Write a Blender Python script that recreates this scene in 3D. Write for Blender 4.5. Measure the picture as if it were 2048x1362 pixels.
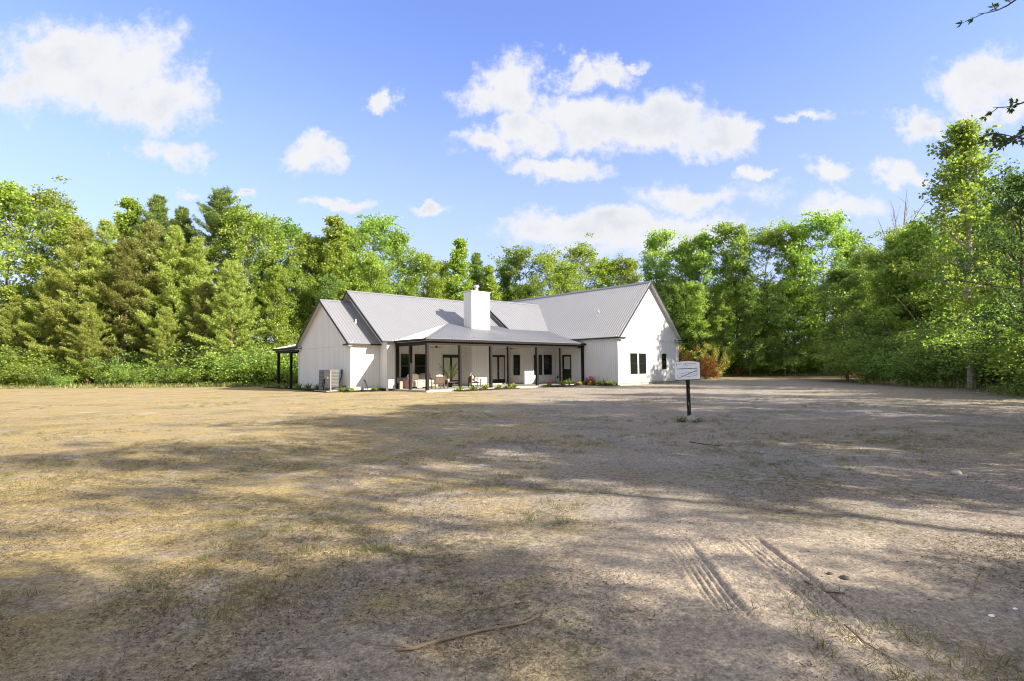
import bpy, math, random
import numpy as np
from mathutils import Matrix, Vector

for o in list(bpy.data.objects):
    bpy.data.objects.remove(o, do_unlink=True)
SC = bpy.context.scene
COL = SC.collection
R = math.radians

# ------------------------------------------------------------------ camera
F, PITCH, ROLL, CAMH = 1083.65, 0.048, -0.0100, 1.44      # focal length in pixels of the 2048 px wide photo
cam_d = bpy.data.cameras.new('camera')
cam_d.sensor_width = 36.0
cam_d.lens = 36.0 * F / 2048.0
cam_d.clip_start, cam_d.clip_end = 0.05, 3000.0
cam = bpy.data.objects.new('camera', cam_d)
COL.objects.link(cam)
_fw = Vector((0, math.cos(PITCH), math.sin(PITCH)))
_r0, _u0 = Vector((1, 0, 0)), Vector((0, -math.sin(PITCH), math.cos(PITCH)))
_c, _s = math.cos(ROLL), math.sin(ROLL)
_rt, _up = _c * _r0 + _s * _u0, -_s * _r0 + _c * _u0
_m = Matrix((_rt, _up, -_fw)).transposed().to_4x4()
_m.translation = (0, 0, CAMH)
cam.matrix_world = _m
SC.camera = cam
GZ = -0.12                                                  # ground level; the porch slab is at 0


def ray(px, py):
    X, Y = px - 1024.0, py - 681.0
    dx, dy = _c * X + _s * Y, -_s * X + _c * Y
    return (dx / F, math.cos(PITCH) + dy / F * math.sin(PITCH), math.sin(PITCH) - dy / F * math.cos(PITCH))


def ground_at(px, py, z=GZ):
    d = ray(px, py)
    t = (z - CAMH) / d[2]
    return d[0] * t, d[1] * t


def at_depth(px, depth):
    d = ray(px, 735.0)
    return d[0] / d[1] * depth


def height_at(px, py, depth):
    d = ray(px, py)
    return CAMH + d[2] / d[1] * depth


# ------------------------------------------------------------------ sun, sky, exposure
HA = 0.742                                                  # heading of the porch front
PX, PY = -5.338, 34.054                                     # porch corner
_cu, _su = math.cos(HA), math.sin(HA)


def hw(u, v):
    return PX + u * _cu - v * _su, PY + u * _su + v * _cu


_sx = 0.42 * _cu + 1.0 * _su
_sy = 0.42 * _su - 1.0 * _cu
SUN = Vector((_sx, _sy, 0.58)).normalized()
sun_d = bpy.data.lights.new('sun', 'SUN')
sun_d.energy, sun_d.angle, sun_d.color = 4.1, R(0.45), (1.0, 0.91, 0.77)
sun = bpy.data.objects.new('sun', sun_d)
COL.objects.link(sun)
sun.rotation_euler = SUN.to_track_quat('Z', 'Y').to_euler()
sun.location = SUN * 300

SC.view_settings.view_transform = 'Standard'
SC.view_settings.look = 'None'
SC.view_settings.gamma = 1.0
SC.view_settings.use_curve_mapping = False
SC.view_settings.exposure = 1.75
SC.render.engine = 'CYCLES'
SC.cycles.max_bounces = 8
SC.cycles.diffuse_bounces = 5
SC.cycles.glossy_bounces = 2
SC.cycles.transmission_bounces = 4
SC.cycles.transparent_max_bounces = 4
SC.cycles.use_denoising = True
SC.cycles.pixel_filter_type = 'BLACKMAN_HARRIS'
SC.cycles.filter_width = 1.1


class NT:
    """small helper to write node trees"""

    def __init__(self, tree):
        self.t = tree
        tree.nodes.clear()

    def n(self, kind, ins=None, **props):
        nd = self.t.nodes.new(kind)
        for k, v in props.items():
            setattr(nd, k, v)
        for k, v in (ins or {}).items():
            self.put(nd.inputs[k], v)
        return nd

    def put(self, sock, v):
        if isinstance(v, bpy.types.NodeSocket):
            self.t.links.new(v, sock)
        elif isinstance(v, bpy.types.Node):
            self.t.links.new(v.outputs[0], sock)
        else:
            sock.default_value = v

    def math(self, op, a, b=0.0, c=0.0, clamp=False):
        nd = self.n('ShaderNodeMath', {0: a, 1: b, 2: c}, operation=op)
        nd.use_clamp = clamp
        return nd.outputs[0]

    def vmath(self, op, a, b=(0, 0, 0)):
        nd = self.n('ShaderNodeVectorMath', {0: a, 1: b}, operation=op)
        return nd.outputs['Value'] if op in ('LENGTH', 'DOT_PRODUCT', 'DISTANCE') else nd.outputs[0]

    def step(self, x, lo, hi, a=0.0, b=1.0):
        nd = self.n('ShaderNodeMapRange', {0: x, 1: lo, 2: hi, 3: a, 4: b}, interpolation_type='SMOOTHSTEP')
        return nd.outputs[0]

    def mix(self, f, a, b):
        nd = self.n('ShaderNodeMix', data_type='RGBA')
        self.put(nd.inputs[0], f)
        self.put(nd.inputs[6], a)
        self.put(nd.inputs[7], b)
        return nd.outputs[2]

    def noise(self, vec, scale, detail=4.0, rough=0.55, dist=0.0):
        nd = self.n('ShaderNodeTexNoise', {'Vector': vec, 'Scale': scale, 'Detail': detail, 'Roughness': rough, 'Distortion': dist})
        return nd.outputs[0]


def rgba(c):
    return (c[0], c[1], c[2], 1.0)


world = bpy.data.worlds.new('World')
SC.world = world
world.use_nodes = True
W = NT(world.node_tree)
sky = W.n('ShaderNodeTexSky', sky_type='NISHITA')
sky.sun_disc = False
sky.sun_elevation = math.asin(SUN.z)
sky.sun_rotation = math.atan2(SUN.x, SUN.y)
sky.altitude, sky.air_density, sky.dust_density, sky.ozone_density = 50.0, 1.0, 0.6, 1.6
geo_dir = W.n('ShaderNodeTexCoord').outputs['Generated']
sep = W.n('ShaderNodeSeparateXYZ', {0: geo_dir})
_y = W.math('MAXIMUM', sep.outputs[1], 0.02)
tx, tz = W.math('DIVIDE', sep.outputs[0], _y), W.math('DIVIDE', sep.outputs[2], _y)
tang = W.n('ShaderNodeCombineXYZ', {0: tx, 1: tz, 2: 0.0}).outputs[0]
w1 = W.n('ShaderNodeTexNoise', {'Vector': tang, 'Scale': 5.5, 'Detail': 7.0, 'Roughness': 0.62})
w2 = W.n('ShaderNodeTexNoise', {'Vector': tang, 'Scale': 24.0, 'Detail': 6.0, 'Roughness': 0.65})
warp = W.vmath('ADD', W.vmath('MULTIPLY', W.vmath('SUBTRACT', w1.outputs[1], (0.5, 0.5, 0.5)), (0.26, 0.16, 0)),
               W.vmath('MULTIPLY', W.vmath('SUBTRACT', w2.outputs[1], (0.5, 0.5, 0.5)), (0.07, 0.05, 0)))
tw = W.vmath('ADD', tang, warp)
# clouds: centre and half size as seen from the lawn, strength
CLOUDS = [(175, 115, 240, 120, 1.15), (300, 205, 140, 70, .95), (60, 150, 130, 80, .8), (345, 300, 92, 42, .8), (625, 303, 62, 46, .82),
          (782, 197, 36, 34, .72), (1010, 175, 110, 88, 1.05), (1050, 262, 95, 60, 1.0), (1180, 240, 150, 78, 1.1),
          (1310, 230, 140, 80, 1.1), (1430, 270, 100, 52, .95), (965, 296, 95, 34, .8), (1225, 132, 82, 36, .72), (1150, 140, 50, 40, .7),
          (1110, 335, 130, 32, .9), (1390, 392, 185, 42, .66), (1190, 452, 250, 50, 1.0), (1370, 465, 190, 52, .85),
          (1665, 355, 62, 32, .85), (1510, 350, 40, 18, .72), (1805, 345, 66, 40, .85), (1820, 238, 82, 36, .74),
          (1985, 165, 140, 72, .9), (1975, 215, 90, 48, .8), (845, 420, 46, 22, .9), (690, 415, 62, 22, .82), (515, 396, 36, 14, .7),
          (1680, 425, 130, 40, .62), (1290, 118, 60, 18, .56), (375, 386, 40, 12, .62), (1260, 500, 200, 40, .6), (1620, 240, 90, 14, .5)]
den = None
for (cx, cy, rx, ry, am) in CLOUDS:
    d = ray(cx, cy)
    c3 = (d[0] / d[1], d[2] / d[1], 0)
    q = W.vmath('MULTIPLY', W.vmath('SUBTRACT', tw, c3), (F / rx, F / ry, 0))
    b = W.math('MULTIPLY_ADD', W.vmath('LENGTH', q), -am, am)
    den = b if den is None else W.math('SMOOTH_MAX', den, b, 0.12)
fine = W.noise(tang, 17.0, 8.0, 0.68)
den = W.math('ADD', den, W.math('MULTIPLY_ADD', fine, 1.15, -0.59))
cmask = W.step(den, -0.05, 0.50)
cmask = W.math('MULTIPLY', cmask, W.step(sep.outputs[1], 0.03, 0.15))
cshade = W.noise(W.vmath('ADD', tang, (0.0, 0.05, 0)), 9.0, 5.0, 0.55)
ccol = W.mix(W.math('MULTIPLY', W.step(den, 0.25, 0.95), W.step(cshade, 0.38, 0.68)), (1.98, 2.0, 2.06, 1), (1.6, 1.66, 1.85, 1))
skyc = W.n('ShaderNodeVectorMath', {0: sky.outputs[0], 1: (0.60, 0.58, 0.80)}, operation='MULTIPLY').outputs[0]
# pale air low over the trees
low = W.step(sep.outputs[2], 0.02, 0.55, 1.0, 0.0)
skyc = W.mix(W.math('MULTIPLY', low, 0.72), skyc, (1.36, 1.50, 2.08, 1))
full = W.mix(cmask, skyc, ccol)
# added fill light: unseen broken bright cloud overhead and behind the camera
sky_fill = W.math('MAXIMUM', W.step(sep.outputs[2], 0.60, 0.76), W.step(sep.outputs[1], 0.10, -0.15))
sky_fill = W.math('MULTIPLY', sky_fill, W.step(W.noise(geo_dir, 2.2, 5.0, 0.6), 0.30, 0.55))
full = W.mix(sky_fill, full, (2.25, 2.3, 2.45, 1))
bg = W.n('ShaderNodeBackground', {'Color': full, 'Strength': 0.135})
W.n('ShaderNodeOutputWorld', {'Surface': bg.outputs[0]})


# ------------------------------------------------------------------ materials
def mat(name):
    m = bpy.data.materials.new(name)
    m.use_nodes = True
    return m, NT(m.node_tree)


def bsdf_out(N, col, rough=0.6, spec=0.3, metal=0.0, normal=None):
    p = N.n('ShaderNodeBsdfPrincipled', {'Base Color': col, 'Roughness': rough, 'Metallic': metal, 'Specular IOR Level': spec})
    if normal is not None:
        N.put(p.inputs['Normal'], normal)
    N.n('ShaderNodeOutputMaterial', {'Surface': p.outputs[0]})
    return p


def simple(name, c, rough=0.6, spec=0.3, metal=0.0, var=0.12, scale=6.0, bump=0.0):
    m, N = mat(name)
    tc = N.n('ShaderNodeTexCoord').outputs['Object']
    nz = N.noise(tc, scale, 5.0, 0.6)
    f = N.math('MULTIPLY_ADD', nz, 2 * var, 1 - var)
    col = N.n('ShaderNodeVectorMath', {0: c, 1: N.n('ShaderNodeCombineXYZ', {0: f, 1: f, 2: f}).outputs[0]}, operation='MULTIPLY').outputs[0]
    nr = None
    if bump:
        nr = N.n('ShaderNodeBump', {'Height': N.noise(tc, scale * 5, 5.0, 0.6), 'Strength': bump, 'Distance': 0.02}).outputs[0]
    bsdf_out(N, col, rough, spec, metal, nr)
    return m


M = {}
def siding_mat():
    m, N = mat('white_siding')
    tc = N.n('ShaderNodeTexCoord').outputs['Object']
    z = N.n('ShaderNodeSeparateXYZ', {0: tc}).outputs[2]
    tone = N.mix(N.noise(tc, 0.8, 5.0, 0.6), (0.585, 0.585, 0.58, 1), (0.635, 0.635, 0.63, 1))
    streak = N.noise(N.vmath('MULTIPLY', tc, (5.0, 5.0, 0.35)), 1.0, 4.0, 0.6)
    tone = N.mix(N.math('MULTIPLY', N.step(streak, 0.52, 0.75), 0.22), tone, (0.47, 0.46, 0.43, 1))
    splash = N.math('MULTIPLY', N.step(N.math('ADD', z, N.math('MULTIPLY', N.noise(tc, 4.0, 5.0, 0.7), 0.5)), 0.62, 0.22), 0.5)
    tone = N.mix(splash, tone, (0.36, 0.31, 0.24, 1))
    bsdf_out(N, tone, 0.55, 0.3)
    return m


M['siding'] = siding_mat()
M['white_trim'] = simple('white_trim', (0.56, 0.56, 0.555), 0.5, 0.3, 0, 0.02)
M['soffit'] = simple('soffit_white', (0.54, 0.53, 0.52), 0.6, 0.2, 0, 0.03)
M['ceiling'] = simple('porch_ceiling', (0.62, 0.59, 0.54), 0.6, 0.2, 0, 0.03)
M['black_trim'] = simple('black_trim', (0.012, 0.012, 0.013), 0.45, 0.4, 0, 0.1)
M['stain'] = simple('dark_stained_wood', (0.010, 0.008, 0.007), 0.6, 0.2, 0, 0.5, 9.0, 0.2)
M['concrete'] = simple('concrete', (0.328, 0.312, 0.289), 0.85, 0.2, 0, 0.16, 3.0, 0.2)
M['foundation'] = simple('foundation_block', (0.33, 0.30, 0.26), 0.9, 0.2, 0, 0.25, 4.0, 0.3)
M['dark_frame'] = simple('black_window_frame', (0.010, 0.010, 0.011), 0.35, 0.5, 0, 0.1)
M['door_black'] = simple('black_door', (0.010, 0.009, 0.011), 0.3, 0.5, 0, 0.1)
M['galv'] = simple('galvanised_steel', (0.55, 0.56, 0.58), 0.35, 0.5, 0.9, 0.1)
M['plastic_white'] = simple('white_plastic', (0.75, 0.75, 0.74), 0.4, 0.4, 0, 0.03)
M['rubber'] = simple('black_rubber', (0.012, 0.012, 0.012), 0.6, 0.3)
M['beige_metal'] = simple('beige_enamel', (0.21, 0.20, 0.185), 0.45, 0.4, 0, 0.05)
M['grey_metal'] = simple('dark_grey_enamel', (0.045, 0.048, 0.052), 0.5, 0.4, 0, 0.1)
M['grey_box'] = simple('grey_box', (0.16, 0.17, 0.19), 0.5, 0.4, 0, 0.1)
M['wicker'] = simple('beige_wicker', (0.42, 0.34, 0.25), 0.7, 0.2, 0, 0.4, 60.0, 0.5)
M['cushion'] = simple('cream_cushion', (0.66, 0.61, 0.52), 0.85, 0.1, 0, 0.08, 8.0, 0.2)
M['grey_cushion'] = simple('grey_cushion', (0.20, 0.19, 0.18), 0.85, 0.1, 0, 0.1, 8.0, 0.2)
M['pink'] = simple('pink_throw', (0.50, 0.27, 0.26), 0.9, 0.1, 0, 0.12, 14.0, 0.3)
M['wood'] = simple('brown_wood', (0.085, 0.052, 0.036), 0.5, 0.3, 0, 0.3, 12.0, 0.1)
M['tan_wood'] = simple('tan_wood', (0.328, 0.234, 0.172), 0.8, 0.2, 0, 0.25, 9.0, 0.3)
M['bark'] = simple('bark', (0.115, 0.095, 0.078), 0.95, 0.1, 0, 0.55, 5.0, 0.8)
M['bark_pine'] = simple('pine_bark', (0.17, 0.115, 0.085), 0.95, 0.1, 0, 0.5, 5.0, 0.8)
M['bark_pale'] = simple('pale_bark', (0.30, 0.27, 0.23), 0.95, 0.1, 0, 0.35, 5.0, 0.6)
M['dead_wood'] = simple('bleached_branch', (0.211, 0.156, 0.109), 0.9, 0.15, 0, 0.3, 12.0, 0.5)
M['rock'] = simple('pale_rock', (0.312, 0.296, 0.265), 0.9, 0.2, 0, 0.25, 8.0, 0.8)
M['mulch'] = simple('dark_mulch', (0.035, 0.024, 0.018), 0.95, 0.1, 0, 0.6, 30.0, 1.0)
M['straw'] = None
M['post_paint'] = None


def roof_mat():
    m, N = mat('galvalume_roof')
    tc = N.n('ShaderNodeTexCoord').outputs['Object']
    nz = N.noise(tc, 0.9, 4.0, 0.6)
    col = N.mix(nz, (0.23, 0.23, 0.245, 1), (0.27, 0.27, 0.285, 1))
    bsdf_out(N, col, 0.46, 0.5, 0.35)
    return m


M['roof'] = roof_mat()


def glass_mat(name, c, rough=0.05):
    m, N = mat(name)
    tc = N.n('ShaderNodeTexCoord').outputs['Object']
    nr = N.n('ShaderNodeBump', {'Height': N.noise(tc, 1.3, 1.0), 'Strength': 0.04, 'Distance': 0.05}).outputs[0]
    bsdf_out(N, rgba(c), rough, 0.6, 0.0, nr)
    return m


M['glass'] = glass_mat('window_glass', (0.010, 0.013, 0.010))
M['blind_glass'] = glass_mat('door_glass_with_blind', (0.42, 0.43, 0.37), 0.25)


def leaf_mat(name, a, b, c, trans=0.50, gloss=0.018, objvar=0.16):
    """a, b, c: colours of single leaves; each leaf takes one of them, each tree leans a little its own way"""
    m, N = mat(name)
    ri = N.n('ShaderNodeNewGeometry').outputs['Random Per Island']
    ramp = N.n('ShaderNodeValToRGB', {0: ri})
    cr = ramp.color_ramp
    cr.elements[0].position, cr.elements[0].color = 0.0, rgba(a)
    cr.elements[1].position, cr.elements[1].color = 1.0, rgba(c)
    e = cr.elements.new(0.5)
    e.color = rgba(b)
    orr = N.n('ShaderNodeObjectInfo').outputs['Random']
    hsv = N.n('ShaderNodeHueSaturation', {'Hue': N.math('MULTIPLY_ADD', orr, 0.018, 0.491), 'Saturation': 1.0,
                                          'Value': N.math('MULTIPLY_ADD', orr, 2 * objvar, 1 - objvar), 'Color': ramp.outputs[0]})
    col = hsv.outputs[0]
    dif = N.n('ShaderNodeBsdfDiffuse', {'Color': col})
    tcol = N.n('ShaderNodeVectorMath', {0: col, 1: (1.5, 1.45, 0.8)}, operation='MULTIPLY').outputs[0]
    tr = N.n('ShaderNodeBsdfTranslucent', {'Color': tcol})
    mx = N.n('ShaderNodeMixShader', {0: trans, 1: dif.outputs[0], 2: tr.outputs[0]})
    gl = N.n('ShaderNodeBsdfGlossy', {'Color': (1, 1, 1, 1), 'Roughness': 0.42})
    mx2 = N.n('ShaderNodeMixShader', {0: gloss, 1: mx.outputs[0], 2: gl.outputs[0]})
    N.n('ShaderNodeOutputMaterial', {'Surface': mx2.outputs[0]})
    return m


M['leaf'] = leaf_mat('leaf_fresh_green', (0.147, 0.231, 0.040), (0.254, 0.345, 0.060), (0.384, 0.446, 0.094), 0.52)
M['leaf_mid'] = leaf_mat('leaf_mid_green', (0.133, 0.231, 0.051), (0.237, 0.348, 0.069), (0.361, 0.453, 0.110), 0.52)
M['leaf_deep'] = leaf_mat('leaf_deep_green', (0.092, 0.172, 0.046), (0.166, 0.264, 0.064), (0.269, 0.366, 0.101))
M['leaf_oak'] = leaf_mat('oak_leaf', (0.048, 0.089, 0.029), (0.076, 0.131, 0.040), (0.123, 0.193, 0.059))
M['needle'] = leaf_mat('pine_needle', (0.178, 0.249, 0.051), (0.278, 0.335, 0.071), (0.389, 0.421, 0.109), 0.35)
M['needle_brown'] = leaf_mat('browning_pine_needle', (0.154, 0.204, 0.048), (0.215, 0.250, 0.064), (0.303, 0.276, 0.096), 0.35)
M['needle_dark'] = leaf_mat('dark_pine_needle', (0.107, 0.179, 0.044), (0.173, 0.254, 0.061), (0.249, 0.318, 0.090), 0.3)
M['candle'] = leaf_mat('pine_candle', (0.23, 0.21, 0.075), (0.28, 0.25, 0.095), (0.33, 0.29, 0.12), 0.2)
M['rust'] = leaf_mat('rust_leaf', (0.216, 0.074, 0.024), (0.351, 0.128, 0.041), (0.446, 0.216, 0.068), 0.3)
M['rust_green'] = leaf_mat('yellow_green_tip', (0.213, 0.213, 0.037), (0.300, 0.288, 0.062), (0.375, 0.338, 0.088), 0.3)
M['flower_green'] = leaf_mat('bed_leaf', (0.09, 0.17, 0.02), (0.16, 0.25, 0.03), (0.30, 0.34, 0.05), 0.35)
M['flower_yellow'] = leaf_mat('yellow_petal', (0.55, 0.42, 0.02), (0.62, 0.5, 0.05), (0.7, 0.6, 0.1), 0.3)
M['flower_red'] = leaf_mat('red_petal', (0.45, 0.05, 0.05), (0.55, 0.1, 0.08), (0.6, 0.2, 0.15), 0.3)
M['flower_pink'] = leaf_mat('pink_petal', (0.5, 0.16, 0.2), (0.6, 0.25, 0.3), (0.65, 0.4, 0.42), 0.3)
M['dark_red_leaf'] = leaf_mat('dark_red_leaf', (0.10, 0.02, 0.03), (0.16, 0.04, 0.05), (0.2, 0.06, 0.06), 0.3)
M['dry_blade'] = leaf_mat('dry_grass_blade', (0.172, 0.125, 0.070), (0.281, 0.211, 0.101), (0.359, 0.289, 0.164), 0.15, 0.03, 0.0)
M['grey_blade'] = leaf_mat('weathered_litter', (0.055, 0.041, 0.031), (0.125, 0.098, 0.074), (0.265, 0.218, 0.164), 0.1, 0.02, 0.0)
M['grass_blade'] = leaf_mat('grass_blade', (0.075, 0.095, 0.028), (0.125, 0.135, 0.042), (0.25, 0.215, 0.095), 0.25, 0.03, 0.0)


# ------------------------------------------------------------------ mesh helpers
class MB:
    def __init__(self):
        self.v, self.f = [], []

    def quad(self, *pts):
        k = len(self.v)
        self.v += [tuple(p) for p in pts]
        self.f.append(tuple(range(k, k + len(pts))))
        return self

    def box(self, x0, x1, y0, y1, z0, z1):
        x0, x1 = min(x0, x1), max(x0, x1)
        y0, y1 = min(y0, y1), max(y0, y1)
        z0, z1 = min(z0, z1), max(z0, z1)
        k = len(self.v)
        self.v += [(x0, y0, z0), (x1, y0, z0), (x1, y1, z0), (x0, y1, z0), (x0, y0, z1), (x1, y0, z1), (x1, y1, z1), (x0, y1, z1)]
        for q in ((0, 3, 2, 1), (4, 5, 6, 7), (0, 1, 5, 4), (1, 2, 6, 5), (2, 3, 7, 6), (3, 0, 4, 7)):
            self.f.append(tuple(k + i for i in q))
        return self

    def prism(self, poly, off):
        """closed prism: polygon and the same polygon moved by off"""
        n, k = len(poly), len(self.v)
        self.v += [tuple(p) for p in poly] + [tuple(p[i] + off[i] for i in range(3)) for p in poly]
        self.f.append(tuple(k + i for i in range(n)))
        self.f.append(tuple(k + n + i for i in reversed(range(n))))
        for i in range(n):
            j = (i + 1) % n
            self.f.append((k + j, k + i, k + n + i, k + n + j))
        return self

    def tube(self, pts, rad, n=6, cap=True):
        pts = [Vector(p) for p in pts]
        if not hasattr(rad, '__len__'):
            rad = [rad] * len(pts)
        k = len(self.v)
        prev = None
        for i, p in enumerate(pts):
            t = (pts[min(i + 1, len(pts) - 1)] - pts[max(i - 1, 0)])
            t = t.normalized() if t.length > 1e-9 else Vector((0, 0, 1))
            if prev is None:
                a = t.cross(Vector((0, 0, 1)))
                if a.length < 1e-3:
                    a = Vector((1, 0, 0))
            else:
                a = prev - t * prev.dot(t)
            a.normalize()
            prev = a
            b = t.cross(a)
            for j in range(n):
                w = 2 * math.pi * j / n
                self.v.append(tuple(p + (a * math.cos(w) + b * math.sin(w)) * rad[i]))
        for i in range(len(pts) - 1):
            for j in range(n):
                jj = (j + 1) % n
                self.f.append((k + i * n + j, k + i * n + jj, k + (i + 1) * n + jj, k + (i + 1) * n + j))
        if cap:
            self.f.append(tuple(k + j for j in reversed(range(n))))
            e = k + (len(pts) - 1) * n
            self.f.append(tuple(e + j for j in range(n)))
        return self

    def blob(self, c, r, n=10, seed=0, rough=0.12, flat=None):
        """rounded lump, cushion or stone"""
        rs = random.Random(seed)
        k = len(self.v)
        m = n // 2
        ph = [rs.uniform(0, 6.28) for _ in range(6)]
        for i in range(m + 1):
            th = math.pi * i / m
            for j in range(n):
                w = 2 * math.pi * j / n
                d = Vector((math.sin(th) * math.cos(w), math.sin(th) * math.sin(w), math.cos(th)))
                if flat:
                    d = Vector([math.copysign(abs(q) ** flat, q) for q in d])
                s = 1 + rough * (math.sin(3 * d.x + ph[0]) * math.sin(4 * d.y + ph[1]) + .6 * math.sin(5 * d.z + ph[2] + 3 * d.x))
                self.v.append((c[0] + d.x * r[0] * s, c[1] + d.y * r[1] * s, c[2] + d.z * r[2] * s))
        for i in range(m):
            for j in range(n):
                jj = (j + 1) % n
                self.f.append((k + i * n + j, k + (i + 1) * n + j, k + (i + 1) * n + jj, k + i * n + jj))
        return self

    def build(self, name, material, parent=None, smooth=False, loc=None):
        me = bpy.data.meshes.new(name)
        me.from_pydata(self.v, [], self.f)
        me.update()
        me.materials.append(material)
        if smooth:
            me.polygons.foreach_set('use_smooth', [True] * len(me.polygons))
        o = bpy.data.objects.new(name, me)
        COL.objects.link(o)
        if parent is not None:
            o.parent = parent
        if loc is not None:
            o.location = loc
        return o


def np_mesh(name, verts, quads, mats, mat_idx=None, smooth=False):
    """mesh from arrays: verts (n,3), faces (m,k)"""
    me = bpy.data.meshes.new(name)
    nv, nf, k = len(verts), len(quads), quads.shape[1]
    me.vertices.add(nv)
    me.vertices.foreach_set('co', np.ascontiguousarray(verts, dtype=np.float32).ravel())
    me.loops.add(nf * k)
    me.loops.foreach_set('vertex_index', np.ascontiguousarray(quads, dtype=np.int32).ravel())
    me.polygons.add(nf)
    me.polygons.foreach_set('loop_start', np.arange(0, nf * k, k, dtype=np.int32))
    me.polygons.foreach_set('loop_total', np.full(nf, k, dtype=np.int32))
    for m in mats:
        me.materials.append(m)
    if mat_idx is not None:
        me.polygons.foreach_set('material_index', np.ascontiguousarray(mat_idx, dtype=np.int32))
    if smooth:
        me.polygons.foreach_set('use_smooth', np.ones(nf, dtype=bool))
    me.update()
    me.validate()
    return me


def tag(o, label=None, cat=None, group=None, kind=None):
    for k, v in (('label', label), ('category', cat), ('group', group), ('kind', kind)):
        if v:
            o[k] = v
    return o


def empty(name, loc=(0, 0, 0), rz=0.0):
    o = bpy.data.objects.new(name, None)
    o.empty_display_size = 0.3
    COL.objects.link(o)
    o.location = loc
    o.rotation_euler = (0, 0, rz)
    return o


# ------------------------------------------------------------------ noise for the ground shape
_rng = np.random.RandomState(7)
_LAT = _rng.rand(512, 512)


def vnoise(x, y):
    xi, yi = np.floor(x).astype(int), np.floor(y).astype(int)
    fx, fy = x - xi, y - yi
    fx, fy = fx * fx * (3 - 2 * fx), fy * fy * (3 - 2 * fy)
    g = lambda a, b: _LAT[a % 512, b % 512]
    return (g(xi, yi) * (1 - fx) + g(xi + 1, yi) * fx) * (1 - fy) + (g(xi, yi + 1) * (1 - fx) + g(xi + 1, yi + 1) * fx) * fy - 0.5


def ground_z(x, y):
    x, y = np.asarray(x, float), np.asarray(y, float)
    near = np.clip(1.0 - (np.hypot(x, y) - 12) / 25, 0, 1)
    z = GZ + 0.10 * vnoise(x / 9 + 3, y / 9) * np.clip((40 - y) / 20, 0.15, 1)
    z = z + near * (0.05 * vnoise(x / 1.7, y / 1.7 + 9) + 0.022 * vnoise(x / .5 + 50, y / .5) + 0.012 * vnoise(x / .17, y / .17 + 70)
                    + 0.009 * vnoise(x / .07 + 20, y / .07))
    # two pressed tyre tracks in the bare sand
    for (xa, xb, wd) in ((1.40, 1.34, 0.11), (2.00, 1.92, 0.10)):
        xc = xa + (xb - xa) * (5.2 - y) / 2.0 + 0.03 * np.sin(y * 1.6) - .05 * np.clip(y - 4.4, 0, 2) ** 2
        d = x - xc
        win = np.clip((5.5 - y) / 1.2, 0, 1) * np.clip((y - 2.6) / .9, 0, 1)
        inside = np.clip((wd - np.abs(d)) / .02, 0, 1) * win * (.6 + .8 * (vnoise(x * 3, y * 3) + .5))
        z = z - inside * (0.012 + 0.006 * np.cos(2 * np.pi * d / 0.048))
        lip = np.exp(-((np.abs(d) - wd - .03) / .025) ** 2) * win
        z = z + lip * 0.010
    d = x - (2.12 + (y - 4.2) * 0.05)
    z = z - np.exp(-(d / .022) ** 2) * 0.045 * np.clip((5.0 - y) / .3, 0, 1) * np.clip((y - 3.3) / .3, 0, 1)
    # a low sandy rise in front of the sign and at the wood's edge
    z = z + 0.10 * np.exp(-((x - 26.3) / 2.0) ** 2 - ((y - 30.6) / 1.2) ** 2)
    return z


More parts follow.
